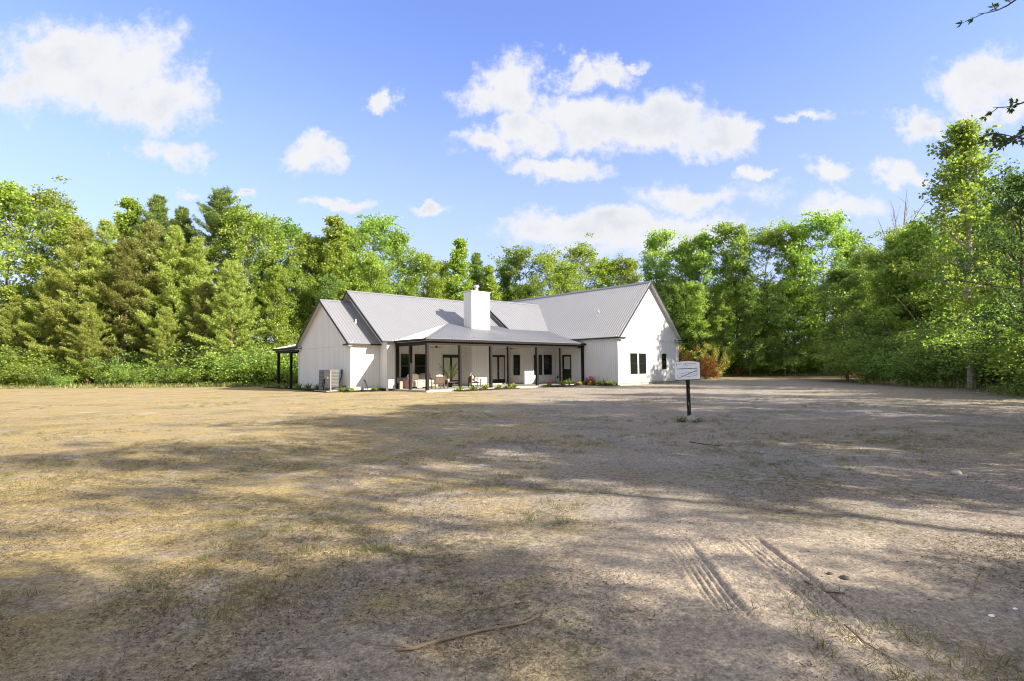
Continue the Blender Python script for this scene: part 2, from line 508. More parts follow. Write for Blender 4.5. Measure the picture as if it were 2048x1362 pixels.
# ------------------------------------------------------------------ ground sheet
def ground_mat():
    m, N = mat('dry_lawn_and_sand')
    pos = N.n('ShaderNodeNewGeometry').outputs['Position']
    s3 = N.n('ShaderNodeSeparateXYZ', {0: pos})
    X, Y = s3.outputs[0], s3.outputs[1]
    big = N.noise(pos, 0.13, 5.0, 0.6)
    mid = N.noise(pos, 0.55, 6.0, 0.62, 0.4)
    sm = N.noise(pos, 2.6, 6.0, 0.65)
    fin = N.noise(pos, 11.0, 6.0, 0.7)
    vf = N.noise(pos, 55.0, 4.0, 0.7)
    # streaks of mown straw lying along the lawn
    st = N.noise(N.vmath('MULTIPLY', pos, (0.35, 1.6, 1.0)), 2.2, 5.0, 0.65)
    # where the lawn is: left of a wavering line, thinning to the right
    edge = N.math('ADD', N.math('MULTIPLY_ADD', X, -0.085, 0.30), N.math('MULTIPLY_ADD', mid, 1.5, -0.75))
    edge = N.math('ADD', edge, N.math('MULTIPLY_ADD', big, 0.9, -0.45))
    lawn = N.step(edge, 0.10, 0.58)
    sand = N.mix(sm, (0.234, 0.195, 0.156, 1), (0.335, 0.285, 0.226, 1))
    grey = N.mix(fin, (0.207, 0.187, 0.168, 1), (0.320, 0.292, 0.261, 1))
    base = N.mix(N.step(big, 0.42, 0.62), sand, grey)
    straw = N.mix(sm, (0.289, 0.215, 0.086, 1), (0.406, 0.312, 0.148, 1))
    straw = N.mix(N.step(mid, 0.55, 0.72), straw, (0.234, 0.199, 0.082, 1))
    col = N.mix(N.math('MULTIPLY', lawn, N.step(st, 0.25, 0.6)), base, straw)
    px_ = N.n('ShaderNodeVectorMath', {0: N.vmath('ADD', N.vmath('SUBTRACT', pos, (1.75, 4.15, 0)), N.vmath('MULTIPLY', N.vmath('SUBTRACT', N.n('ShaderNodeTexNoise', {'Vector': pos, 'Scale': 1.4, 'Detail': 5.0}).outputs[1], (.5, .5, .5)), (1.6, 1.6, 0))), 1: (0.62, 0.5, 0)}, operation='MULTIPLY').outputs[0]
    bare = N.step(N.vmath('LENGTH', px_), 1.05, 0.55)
    silt = N.math('MULTIPLY', N.step(N.noise(pos, 0.8, 6.0, 0.7, 0.6), 0.56, 0.66), N.step(fin, 0.35, 0.6))
    col = N.mix(N.math('MULTIPLY', silt, 0.95), col, (0.406, 0.378, 0.343, 1))
    gr = N.math('MULTIPLY', N.step(N.noise(pos, 0.42, 5.0, 0.65, 0.3), 0.50, 0.62), N.step(fin, 0.42, 0.58))
    col = N.mix(N.math('MULTIPLY', gr, 0.75), col, (0.121, 0.121, 0.048, 1))
    dk = N.math('MULTIPLY', N.step(N.noise(pos, 1.3, 5.0, 0.7), 0.41, 0.60), N.step(fin, 0.48, 0.64))
    col = N.mix(N.math('MULTIPLY', dk, 0.72), col, (0.120, 0.090, 0.062, 1))
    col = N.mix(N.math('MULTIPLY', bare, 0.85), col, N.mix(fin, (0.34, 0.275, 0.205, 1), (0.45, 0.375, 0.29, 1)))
    strip = N.math('MULTIPLY', N.step(Y, 52.0, 57.0), N.step(N.math('ADD', N.math('MULTIPLY', mid, 3.0), Y), 68.0, 64.0))
    col = N.mix(N.math('MULTIPLY', strip, 0.8), col, straw)
    # leaf litter under the woods
    wood = N.math('MAXIMUM', N.step(Y, 62.0, 70.0), N.step(N.math('SUBTRACT', X, N.math('MULTIPLY', Y, 0.1)), 19.5, 24.0))
    col = N.mix(N.math('MULTIPLY', wood, 0.7), col, (0.10, 0.072, 0.045, 1))
    vf2 = N.noise(pos, 21.0, 7.0, 0.78)
    crumb = N.math('MULTIPLY', N.step(vf, 0.25, 0.75, 0.62, 1.38), N.step(vf2, 0.28, 0.72, 0.58, 1.42))
    col = N.n('ShaderNodeVectorMath', {0: col, 1: N.n('ShaderNodeCombineXYZ', {0: crumb, 1: crumb, 2: crumb}).outputs[0]}, operation='MULTIPLY').outputs[0]
    h = N.math('ADD', N.math('MULTIPLY', fin, 0.7), N.math('ADD', N.math('MULTIPLY', vf, 0.35), N.math('MULTIPLY', sm, 0.5)))
    b = N.n('ShaderNodeBump', {'Height': h, 'Strength': 0.9, 'Distance': 0.07}).outputs[0]
    bsdf_out(N, col, 0.95, 0.1, 0.0, b)
    return m


def graded(segs):
    out = []
    for a, b, st in segs:
        out += list(np.arange(a, b - 1e-6, st))
    out.append(segs[-1][1])
    return np.array(out)


gx = graded([(-900, -200, 100), (-200, -60, 10), (-60, -20, 1.2), (-20, -8, .25), (-8, -3, .06), (-3, 1.0, .04), (1.0, 2.3, .012), (2.3, 6, .045),
             (6, 12, .12), (12, 30, .4), (30, 70, 1.5), (70, 200, 10), (200, 900, 100)])
gy = graded([(-900, -100, 100), (-100, -20, 8), (-20, 1, .7), (1, 2.2, .1), (2.2, 6.0, .028), (6, 10, .06), (10, 20, .15), (20, 45, .5), (45, 90, 1.5), (90, 200, 10), (200, 1500, 130)])
GX, GYY = np.meshgrid(gx, gy)
gv = np.stack([GX, GYY, ground_z(GX, GYY)], -1).reshape(-1, 3)
nx, ny = len(gx), len(gy)
ii = (np.arange(ny - 1)[:, None] * nx + np.arange(nx - 1)[None, :]).ravel()
gq = np.stack([ii, ii + 1, ii + nx + 1, ii + nx], -1)
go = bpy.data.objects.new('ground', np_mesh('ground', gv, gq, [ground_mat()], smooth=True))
COL.objects.link(go)
tag(go, 'dry straw coloured lawn running into bare grey sand', 'ground', kind='structure')

# ------------------------------------------------------------------ the house (local axes u along the porch front, v away from it, z up)
H = empty('farmhouse', (PX, PY, 0), HA)
tag(H, 'white board sided farmhouse with grey metal roofs, black trim and a wraparound porch', 'house')
uM, uL, uS, uR, WR = -0.70, -2.80, 11.38, 15.15, 8.71
vLf, vBL, vB, Dp, D2, Dw, vR, vRb = 4.755, 13.44, 13.81, 3.74, 3.026, 4.95, -3.42, 14.0
s, sL, sR, sp = 0.734, 0.716, 1.02, 0.265
zt, ztL, ztR, zpe = 3.445, 3.263, 3.92, 3.257
e, ovL, ovM, ovR, pe = 0.26, 0.30, 0.515, 0.36, 0.283
m1, m2, mL = (Dp + vB) / 2, (D2 + vB) / 2, (vLf + vBL) / 2
zR1, zR2 = zt + s * (m1 - Dp), zt + s * (m2 - D2)
zLr, zRr = ztL + sL * (mL - vLf), ztR + sR * WR / 2


def clip_range(poly, c):
    """range of the second coordinate of a convex polygon at first coordinate c"""
    ys = []
    n = len(poly)
    for i in range(n):
        (a0, b0), (a1, b1) = poly[i], poly[(i + 1) % n]
        if (a0 - c) * (a1 - c) < 0:
            ys.append(b0 + (b1 - b0) * (c - a0) / (a1 - a0))
    return (min(ys), max(ys)) if len(ys) >= 2 else None


def strips(mb, poly, f, pitch, w, h, start=None, tp=.34):
    """raised ribs: poly in (a, b), ribs run along b; f(a, b, lift) gives the point"""
    lo, hi = min(p[0] for p in poly), max(p[0] for p in poly)
    c = lo + pitch * 0.5 if start is None else start + math.ceil((lo - start) / pitch) * pitch
    while c < hi - w:
        r0, r1 = clip_range(poly, c - w / 2 + 1e-5), clip_range(poly, c + w / 2 - 1e-5)
        if r0 and r1:
            b0, b1 = max(r0[0], r1[0]), min(r0[1], r1[1])
            if b1 - b0 > 0.05:
                a0, a1, t0, t1 = c - w / 2, c + w / 2, c - w * tp, c + w * tp
                mb.quad(f(t0, b0, h), f(t1, b0, h), f(t1, b1, h), f(t0, b1, h))
                mb.quad(f(a0, b0, 0), f(t0, b0, h), f(t0, b1, h), f(a0, b1, 0))
                mb.quad(f(t1, b0, h), f(a1, b0, 0), f(a1, b1, 0), f(t1, b1, h))
                mb.quad(f(a0, b0, 0), f(a1, b0, 0), f(t1, b0, h), f(t0, b0, h))
                mb.quad(f(a0, b1, 0), f(t0, b1, h), f(t1, b1, h), f(a1, b1, 0))
        c += pitch


def roof_planes(planes, extra=None):
    """planes: (polygons in (u, v), height function z(u, v), 'u' or 'v' = direction the ribs run, phase)"""
    mb = MB()
    for polys, zf, d in planes:
        for poly in polys:
            mb.prism([(u, v, zf(u, v)) for u, v in poly], (0, 0, -0.05))
            if d == 'v':
                strips(mb, poly, lambda a, b, l: (a, b, zf(a, b) + l), 0.229, 0.050, 0.021, 0.0)
            else:
                strips(mb, [(v, u) for u, v in poly], lambda a, b, l: (b, a, zf(b, a) + l), 0.229, 0.050, 0.021, 0.0)
    if extra:
        extra(mb)
    return mb.build('roof', M['roof'], H)


def ridge_cap(mb, p, q, slope, along):
    """folded cap over a ridge from p to q"""
    w = 0.15
    for sg in (-1, 1):
        o = (0, sg * w, -slope * w) if along == 'u' else (sg * w, 0, -slope * w)
        mb.quad((p[0], p[1], p[2] + .045), (q[0], q[1], q[2] + .045), (q[0] + o[0], q[1] + o[1], q[2] + o[2] + .04), (p[0] + o[0], p[1] + o[1], p[2] + o[2] + .04))


def wall(poly, f, name='wall'):
    """poly in (a, z) on the wall plane; f(a, z, proud) -> point; flat sheet with thin vertical battens"""
    mb = MB()
    th = [f(a, z, -0.10) for a, z in poly]
    fr = [f(a, z, 0.0) for a, z in poly]
    off = tuple(th[0][i] - fr[0][i] for i in range(3))
    mb.prism(fr, off)
    strips(mb, poly, f, 0.203, 0.176, 0.020, None, .492)
    return mb.build(name, M['siding'], H)


fv = lambda V: (lambda a, z, d: (a, V - d, z))        # wall facing -v
fu = lambda U: (lambda a, z, d: (U - d, a, z))        # wall facing -u
fvb = lambda V: (lambda a, z, d: (a, V + d, z))       # wall facing +v
fub = lambda U: (lambda a, z, d: (U + d, a, z))       # wall facing +u
ZB = 0.06                                             # bottom of the siding

# left wing
wall([(vLf, -0.02), (vBL, -0.02), (vBL, ztL), (mL, zLr - .06), (vLf, ztL)], fu(uL))
wall([(uL + .02, -0.02), (uM - .02, -0.02), (uM - .02, ztL - .05), (uL + .02, ztL - .05)], fv(vLf))
wall([(uL + .02, 0), (uR + WR - .1, 0), (uR + WR - .1, 3.05), (uL + .02, 3.05)], fvb(vBL + .37))
# main block: end wall, wall under the porch, chimney side part, forward part
wall([(Dp, ZB), (vB, ZB), (vB, zt - .1), (m1, zR1 - .06), (Dp, zt - .06)], fu(uM))
wall([(uM + .01, ZB), (0.10, ZB), (0.10, 3.1), (uM + .01, 3.1)], fv(Dp + .005))
wall([(Dp + .05, ZB), (Dw, ZB), (Dw, 3.1), (Dp + .05, 3.1)], fub(0.12))
wall([(0.1, ZB), (uS, ZB), (uS, 3.1), (0.1, 3.1)], fv(Dw))
wall([(D2 + .01, ZB), (vB, ZB), (vB, zt - .15), (m2, zR2 - .1), (D2 + .01, zt - .12)], fu(uS))
wall([(uS, ZB), (uR, ZB), (uR, 3.1), (uS, 3.1)], fv(D2))
# right wing
wall([(vR + .01, ZB), (vRb, ZB), (vRb, ztR - .16), (vR + .01, ztR - .16)], fu(uR))
wall([(uR, ZB), (uR + WR, ZB), (uR + WR, ztR - .02), (uR + WR / 2, zRr - .08), (uR, ztR - .02)], fv(vR))
wall([(vR + .1, ZB), (vRb, ZB), (vRb, ztR - .16), (vR + .1, ztR - .16)], fub(uR + WR))
# level seam boards across the gables
MB().box(uL - .042, uL, vLf + .1, vBL - .1, 2.93, 2.975).build('seam_flashing', M['white_trim'], H)
MB().box(uR + .12, uR + WR - .1, vR - .042, vR, 3.42, 3.465).build('seam_flashing', M['white_trim'], H)
# corner boards, some run down to the ground
cb = MB()
for (cu_, cv_, z0, z1) in ((uL, vLf, -.2, ztL - .1), (uM, Dp, -.16, 3.05), (uS, D2, -.02, 3.0), (uR, vR, -.05, ztR - .2), (uR + WR, vR, -.0, ztR - .2), (uL, vBL, -.1, ztL - .1)):
    cb = MB()
    cb.box(cu_ - .042, cu_ + .085, cv_ - .042, cv_ + .085, z0, z1) if cv_ < 9 else cb.box(cu_ - .042, cu_ + .085, cv_ - .07, cv_ + .042, z0, z1)
    cb.build('corner_board', M['white_trim'], H)
# foundation courses
fd = MB()
fd.box(uR + .03, uR + WR - .03, vR + .03, vRb - .1, -.5, ZB + .005)
fd.box(uS + .03, uR + .03, D2 + .03, vB - .1, -.5, ZB + .004)
fd.box(uL + .03, uM + .05, vLf + .03, vBL - .1, -.5, 0.0)
fd.box(uM + .03, uS + .04, Dw + .03, vB - .1, -.5, ZB + .003)
fd.build('foundation', M['foundation'], H)
MB().box(uL + .02, uM, vLf + .004, vLf + .02, -.25, 0.0).build('base_flashing', M['black_trim'], H)
MB().box(uR - .012, uR + .02, vR + .1, -.1, -.25, ZB + .002).build('base_flashing', M['black_trim'], H)

# roofs
zM1 = lambda u, v: zt + s * (v - Dp) if v <= m1 else zR1 - s * (v - m1)
zM2 = lambda u, v: zt + s * (v - D2) if v <= m2 else zR2 - s * (v - m2)
zLw = lambda u, v: ztL + sL * (v - vLf) if v <= mL else zLr - sL * (v - mL)
zRw = lambda u, v: ztR + sR * (u - uR) if u <= uR + WR / 2 else zRr - sR * (u - uR - WR / 2)
zPo = lambda u, v: zpe + sp * (v + pe)
zPh = lambda u, v: zpe + sp * (u + pe)
a0, a1 = uL - ovL, uM
roof_planes([([[(a0, vLf - e), (a1, vLf - e), (a1, mL), (a0, mL)]], zLw, 'v'),
             ([[(a0, mL), (a1, mL), (a1, vBL + e), (a0, vBL + e)]], lambda u, v: zLr - sL * (v - mL), 'v')],
            lambda mb: ridge_cap(mb, (a0, mL, zLr), (a1, mL, zLr), sL, 'u'))
b0, b1 = uM - ovM, uS - 0.01
roof_planes([([[(b0, Dp - e), (b1, Dp - e), (b1, m1), (b0, m1)]], zM1, 'v'),
             ([[(b0, m1), (b1, m1), (b1, vB + e), (b0, vB + e)]], lambda u, v: zR1 - s * (v - m1), 'v')],
            lambda mb: ridge_cap(mb, (b0, m1, zR1), (b1, m1, zR1), s, 'u'))
c0 = uS - ovL
uv2 = lambda v: uR + (zM2(0, v) - ztR) / sR
roof_planes([([[(c0, 4.1), (uv2(4.1), 4.1), (uv2(m2), m2), (c0, m2)]], zM2, 'v'),
             ([[(c0, m2), (uv2(m2), m2), (uv2(m2) - 3.6, vB + e), (c0, vB + e)]], lambda u, v: zR2 - s * (v - m2), 'v')],
            lambda mb: ridge_cap(mb, (c0, m2, zR2), (uv2(m2), m2, zR2), s, 'u'))
g0, g1 = vR - ovR, vRb + .3
uRm = uR + WR / 2
roof_planes([([[(uR - e, g0), (uRm, g0), (uRm, g1), (uR - e, g1)]], zRw, 'u'),
             ([[(uRm, g0), (uR + WR + e, g0), (uR + WR + e, g1), (uRm, g1)]], lambda u, v: zRr - sR * (u - uRm), 'u')],
            lambda mb: ridge_cap(mb, (uRm, g0, zRr), (uRm, g1, zRr), sR, 'v'))
vJ1 = (zpe + sp * pe - zt + s * Dp) / (s - sp)
vJ2 = (zpe + sp * pe - zt + s * D2) / (s - sp)
uj = uR + (zPo(0, vJ2) - ztR) / sR


def hipcap(mb):
    for (du, dv) in ((.12, 0), (0, .12)):
        p, q = (-pe, -pe, zpe), (vJ1, vJ1, zPo(0, vJ1))
        zl = .05
        mb.quad((p[0], p[1], p[2] + zl), (q[0], q[1], q[2] + zl),
                (q[0] + du, q[1] + dv, q[2] + zl - .01), (p[0] + du, p[1] + dv, p[2] + zl - .01))


roof_planes([([[(-pe, -pe), (uS - .2, -pe), (uS - .2, vJ1), (vJ1, vJ1)], [(uS - .2, -pe), (uR - .005, -pe), (uR - .005, 1.95), (uj, vJ2), (uS - .2, vJ2 + .05)]], zPo, 'v'),
             ([[(-pe, -pe), (vJ1, vJ1), (-pe, Dp - e)]], zPh, 'u')], hipcap)
# rear porch, hipped over its two posts
RP0, RP1 = 13.55, 18.5
zr_ = lambda u, v: 3.12 + sp * (u + 3.1)
zr2_ = lambda u, v: 3.12 + sp * (RP1 - v)
roof_planes([([[(-3.1, RP0), (-3.1, RP1), (-3.1 + 4.6, RP1 - 4.6), (-3.1 + 2.2, RP0 - .3)]], zr_, 'u'),
             ([[(-3.1, RP1), (9.0, RP1), (9.0, RP1 - 4.6), (1.5, RP1 - 4.6)]], zr2_, 'v')])

# black fascia: rakes and eaves
FAM = 'black_trim'


def rake(p, q, d, w=0.165, drop=0.012):
    """board under a roof edge from p to q, thickness vector d"""
    MB().prism([(p[0], p[1], p[2] - drop), (q[0], q[1], q[2] - drop), (q[0], q[1], q[2] - drop - w), (p[0], p[1], p[2] - drop - w)], d).build('fascia', M[FAM], H)


D_ = (-0.03, 0, 0)
rake((a0, vLf - e, zLw(0, vLf - e)), (a0, mL, zLr), D_)
rake((a0, vBL + e, zLr - sL * (vBL + e - mL)), (a0, mL, zLr), D_)
rake((b0, Dp - e, zM1(0, Dp - e)), (b0, m1, zR1), D_)
rake((b0, vB + e, zR1 - s * (vB + e - m1)), (b0, m1, zR1), D_)
rake((c0, vJ2 - .1, zM2(0, vJ2 - .1)), (c0, m2, zR2), D_)
D_ = (0, -0.03, 0)
rake((uR - e, g0, ztR - sR * e), (uRm, g0, zRr), D_, 0.15)
rake((uR + WR + e, g0, ztR - sR * e), (uRm, g0, zRr), D_, 0.15)
# eaves
rake((a0, vLf - e, ztL - sL * e), (a1 + .02, vLf - e, ztL - sL * e), (0, -.05, 0), .11)
rake((b0, Dp - e, zt - s * e), (-pe, Dp - e, zt - s * e), (0, -.05, 0), .12)
rake((uR - e, g0, ztR - sR * e), (uR - e, 1.2, ztR - sR * e), (-.05, 0, 0), .11)
rake((uR + WR + e, g0, ztR - sR * e), (uR + WR + e, g1, ztR - sR * e), (.05, 0, 0), .11)
FAM = 'stain'
rake((-pe, -pe, zpe), (uR - .0, -pe, zpe), (0, -.03, 0), .13)
rake((-pe, -pe - .03, zpe), (-pe, Dp - e, zpe), (-.03, 0, 0), .13)
rake((-3.1, RP0, 3.12), (-3.1, RP1, 3.12), (-.03, 0, 0), .15)
rake((-3.1, RP1, 3.12), (9.0, RP1, 3.12), (0, .03, 0), .15)

# white soffits under the gable overhangs, boxed eave returns
so = MB()


def slab(p, q, d, t=0.02, drop=0.18):
    so.prism([(p[0], p[1], p[2] - drop), (q[0], q[1], q[2] - drop), (q[0] + d[0], q[1] + d[1], q[2] - drop), (p[0] + d[0], p[1] + d[1], p[2] - drop)], (0, 0, -t))


slab((a0 + .005, vLf - e, ztL - sL * e + .1), (a0 + .005, mL, zLr + .1), (ovL - .01, 0))
slab((a0 + .005, vBL + e, ztL - sL * e + .1), (a0 + .005, mL, zLr + .1), (ovL - .01, 0))
slab((b0 + .005, Dp - e, zt - s * e + .1), (b0 + .005, m1, zR1 + .1), (ovM - .01, 0))
slab((b0 + .005, vB + e, zt - s * e + .1), (b0 + .005, m1, zR1 + .1), (ovM - .01, 0))
slab((uR - e, g0 + .005, ztR - sR * e + .1), (uRm, g0 + .005, zRr + .1), (0, ovR - .01))
slab((uR + WR + e, g0 + .005, ztR - sR * e + .1), (uRm, g0 + .005, zRr + .1), (0, ovR - .01))
so.box(uR - e, uR - .012, vR, 1.0, ztR - sR * e - .14, ztR - sR * e - .12)
so.box(uL - .0, uM - .02, vLf - e, vLf - .012, ztL - sL * e - .13, ztL - sL * e - .11)
so.box(-pe + .002, uR - .013, -pe + .002, -.075, 3.105, 3.125)
so.box(-pe + .002, -.075, -.07, Dp - .3, 3.105, 3.125)
so.box(-3.07, 8.9, vBL + .4, RP1 - .03, 2.94, 2.96)
so.build('soffit', M['soffit'], H)
for (x0, x1, y0, y1, zz, ax) in ((uL - ovL, uL - .014, vLf - e, vLf + .45, ztL - sL * e, 'u'), (uL - ovL, uL - .014, vBL - .45, vBL + e, ztL - sL * e, 'u'),
                                 (uR - e, uR + .5, vR - ovR, vR - .014, ztR - sR * e, 'v'), (uR + WR - .55, uR + WR + e, vR - ovR, vR - .014, ztR - sR * e, 'v')):
    rt_ = MB()
    rt2 = MB()
    rt_.box(x0 + .02, x1, y0 + .02, y1, zz - .19, zz - .12)
    if ax == 'u':
        rt_.prism([(x0, y0 + .0, zz - .05), (x1, y0 + .0, zz + .10), (x1, y1, zz + .10), (x0, y1, zz - .05)], (0, 0, -.07))
    else:
        rt_.prism([(x0, y0, zz - .05), (x0, y1, zz + .10), (x1, y1, zz + .10), (x1, y0, zz - .05)], (0, 0, -.07))
    if ax == 'u':
        rt2.box(x0 - .05, x0 - .001, y0 - .03, y1 + .02, zz - .135, zz - .03)
    else:
        rt2.box(x0 - .02, x1 + .04, y0 - .05, y0 - .001, zz - .135, zz - .03)
    rt2.build('return_gutter', M['black_trim'], rt_.build('eave_return', M['soffit'], H))

# porch: slab, step, posts, beams, ceiling
ps = MB()
ps.box(-.16, uR - .0, -.16, Dw + .05, -.42, 0.0)
ps.build('porch_slab', M['concrete'], H)
st_ = MB()
st_.box(9.15, 11.3, Dw - .36, Dw - .002, 0.0, 0.10)
st_.build('door_step', M['concrete'], H)
bm_ = MB()
bm_.box(-.09, uR - .02, -.09, .075, 2.86, 3.10)
bm_.box(-.09, .075, .08, Dp + .0, 2.861, 3.101)
bm_.box(-2.98, 9, 18.1, 18.26, 2.74, 2.94)
bm_.box(-2.98, -2.82, vBL + .1, 18.1, 2.741, 2.941)
bm_.build('porch_beam', M['stain'], H)
ce = MB()
ce.box(.08, uR - .02, .08, Dw - .02, 3.0, 3.03)
ce.build('porch_ceiling', M['ceiling'], H)
PW = 0.088
for (u_, v_) in ((0.0, 0.0), (2.57, 0), (5.22, 0), (6.89, 0), (9.75, 0), (12.38, 0), (15.02, 0), (0, 1.95), (0, 3.60)):
    b = MB()
    b.box(u_ - PW, u_ + PW, v_ - PW, v_ + PW, -.02, 2.858)
    b.build('porch_post', M['stain'], H)
for v_ in (14.95, 17.75):
    b = MB()
    b.box(-2.9 - PW, -2.9 + PW, v_ - PW, v_ + PW, -.3, 2.738)
    b.build('porch_post', M['stain'], H)

# chimney chase with cap and flue
ch = MB()
CU0, CU1, CV0, CV1 = 6.58, 8.40, 3.80, 4.80
ch.box(CU0, CU1, CV0, CV1, ZB, 7.24)
fbox = [(CU0, 4.0), (CU1, 4.0), (CU1, 7.24), (CU0, 7.24)]
for zz0, zz1 in ((ZB, 2.98), (4.36, 7.2)):
    strips(ch, [(CU0 + .02, zz0), (CU1 - .02, zz0), (CU1 - .02, zz1), (CU0 + .02, zz1)], fv(CV0), 0.203, .176, .020, None, .492)
    strips(ch, [(CV0 + .02, zz0), (CV1 - .02, zz0), (CV1 - .02, zz1), (CV0 + .02, zz1)], fu(CU0), 0.203, .176, .020, None, .492)
ch.box(CU0, CU1, CV1, Dw - .005, ZB, 2.99)
cho = ch.build('chimney', M['siding'], H)
cc = MB()
cc.box(CU0 - .06, CU1 + .06, CV0 - .06, CV1 + .06, 7.245, 7.31)
cc.build('chimney_cap', M['galv'], cho)
fl = MB()
fc = ((CU0 + CU1) / 2 - .05, CV0 + .5)
fl.tube([(fc[0], fc[1], 7.3), (fc[0], fc[1], 7.62)], .16, 12)
fl.tube([(fc[0], fc[1], 7.62), (fc[0], fc[1], 7.64), (fc[0], fc[1], 7.80), (fc[0], fc[1], 7.84)], [.16, .24, .24, .2], 12)
fl.build('flue', M['galv'], cho)
for (u_, v_, zf) in ((-1.55, 6.6, zLw), (17.1, -.1, zRw), (5.5, 7.3, zM1)):
    b = MB()
    if zf is not zM1:
        b.tube([(u_, v_, zf(u_, v_) - .05), (u_, v_, zf(u_, v_) + .28)], .04, 8)
        b.blob((u_, v_, zf(u_, v_) + .02), (.1, .1, .06), 8, 1, 0)
        b.build('vent_pipe', M['plastic_white'], H)


# windows and doors, built on a wall plane f
def pbox(mb, f, a0, a1, z0, z1, d0, d1):
    p, q = f(a0, z0, d0), f(a1, z1, d1)
    mb.box(p[0], q[0], p[1], q[1], p[2], q[2])


def ring(mb, f, a0, a1, z0, z1, w, d0, d1):
    pbox(mb, f, a0, a0 + w, z0, z1, d0, d1)
    pbox(mb, f, a1 - w, a1, z0, z1, d0, d1)
    pbox(mb, f, a0 + w, a1 - w, z1 - w, z1, d0, d1)
    pbox(mb, f, a0 + w, a1 - w, z0, z0 + w, d0, d1)


def window(f, a0, a1, z0, z1):
    cs = MB()
    ring(cs, f, a0 - .085, a1 + .085, z0 - .085, z1 + .085, .085, .0, .040)
    w = cs.build('window', M['white_trim'], H)
    fr = MB()
    ring(fr, f, a0 + .001, a1 - .001, z0 + .001, z1 - .001, .055, .001, .045)
    zm = (z0 + z1) / 2
    pbox(fr, f, a0 + .056, a1 - .056, zm - .025, zm + .03, .002, .04)
    ring(fr, f, a0 + .057, a1 - .057, z0 + .057, zm - .026, .03, .003, .036)
    fr.build('window_frame', M['dark_frame'], w)
    gl = MB()
    pbox(gl, f, a0 + .05, a1 - .05, z0 + .05, z1 - .05, .002, .020)
    gl.build('window_pane', M['glass'], w)
    return w


wA = fv(Dw - .028)
window(wA, 1.02, 1.98, .72, 2.42)
window(wA, 2.16, 3.12, .72, 2.42)
window(fu(uS - .028), 3.50, 4.30, .72, 2.40)
window(fv(D2 - .028), 12.36, 13.34, .72, 2.40)
window(fv(D2 - .028), 13.52, 14.52, .72, 2.40)
window(fv(vR - .028), 16.66, 17.66, .74, 2.40)
window(fv(vR - .028), 17.85, 18.86, .74, 2.40)
window(fv(vR - .028), 21.2, 21.9, 1.06, 2.41)


def door(f, a0, a1, z0, z1, lites, handle, pane, lz):
    cs = MB()
    pbox(cs, f, a0 - .09, a0, z0, z1 + .09, 0, .034)
    pbox(cs, f, a1, a1 + .09, z0, z1 + .09, 0, .034)
    pbox(cs, f, a0, a1, z1, z1 + .09, 0, .034)
    d = cs.build('door_casing', M['white_trim'], H)
    lf = MB()
    n = len(lites)
    for k in range(n):
        l0, l1 = a0 + (a1 - a0) * k / n + .004, a0 + (a1 - a0) * (k + 1) / n - .004
        pbox(lf, f, l0, l1, z0, z1 - .004, .003, .022)
        if lz[0] > z0 + .6:
            for q in range(2):
                qm = (l0 + l1) / 2
                pbox(lf, f, (l0 + .13, qm + .04)[q], (qm - .04, l1 - .13)[q], z0 + .22, lz[0] - .16, .022, .030)
    lf.build('door_leaf', M['door_black'], d)
    pm = MB()
    fm = MB()
    for (l0, l1) in lites:
        pbox(pm, f, l0, l1, lz[0], lz[1], .020, .027)
        ring(fm, f, l0 - .03, l1 + .03, lz[0] - .03, lz[1] + .03, .03, .0215, .032)
    pm.build('door_pane', pane, d)
    fm.build('pane_bead', M['white_trim'] if pane is M['blind_glass'] else M['door_black'], d)
    hb = MB()
    pbox(hb, f, handle - .025, handle + .025, 1.0, 1.22, .022, .030)
    p = f(handle, 1.1, .03)
    q = f(handle, 1.1, .08)
    r_ = f(handle + .1, 1.1, .08)
    hb.tube([p, q, r_], .012, 6)
    hb.build('door_handle', M['galv'], d)


door(wA, 4.62, 6.20, .14, 2.40, ((4.78, 5.26), (5.56, 6.04)), 5.50, M['blind_glass'], (.48, 2.12))
door(wA, 9.42, 10.93, .11, 2.40, ((9.56, 10.02), (10.32, 10.78)), 10.24, M['blind_glass'], (.46, 2.18))
door(fu(uR - .028), 1.28, 2.36, .08, 2.38, ((1.46, 2.04),), 2.26, M['blind_glass'], (1.22, 2.18))
# outlets, porch lights and fans
ob = MB()
pbox(ob, wA, .62, .70, .52, .64, .011, .06)
ob.build('outlet_box', M['grey_box'], H)
ob = MB()
pbox(ob, fu(uR - .028), .72, .80, .62, .76, .011, .06)
ob.build('outlet_box', M['plastic_white'], H)
for (u_, v_) in ((13.6, 1.3),):
    b = MB()
    b.tube([(u_, v_, 2.93), (u_, v_, 2.945), (u_, v_, 2.999)], [.13, .19, .19], 16)
    b.build('ceiling_light', M['plastic_white'], H)
for (u_, v_) in ((2.0, 1.9), (8.9, 2.0)):
    b = MB()
    b.tube([(u_, v_, 2.999), (u_, v_, 2.84)], .025, 8)
    b.tube([(u_, v_, 2.86), (u_, v_, 2.76)], [.1, .08], 12)
    for k in range(4):
        w = k * math.pi / 2 + .4
        d = Vector((math.cos(w), math.sin(w), 0))
        n_ = Vector((-d.y, d.x, 0))
        p0, p1 = Vector((u_, v_, 2.80)) + d * .1, Vector((u_, v_, 2.80)) + d * .68
        b.prism([p0 - n_ * .05, p1 - n_ * .08, p1 + n_ * .08, p0 + n_ * .05], (0, 0, .012))
    b.build('ceiling_fan', M['wood'], H)


# ------------------------------------------------------------------ things round the house (placed in the house's axes)
def hthing(name, u, v, z=0.0, rz=0.0):
    x, y = hw(u, v)
    return empty(name, (x, y, z), HA + rz)


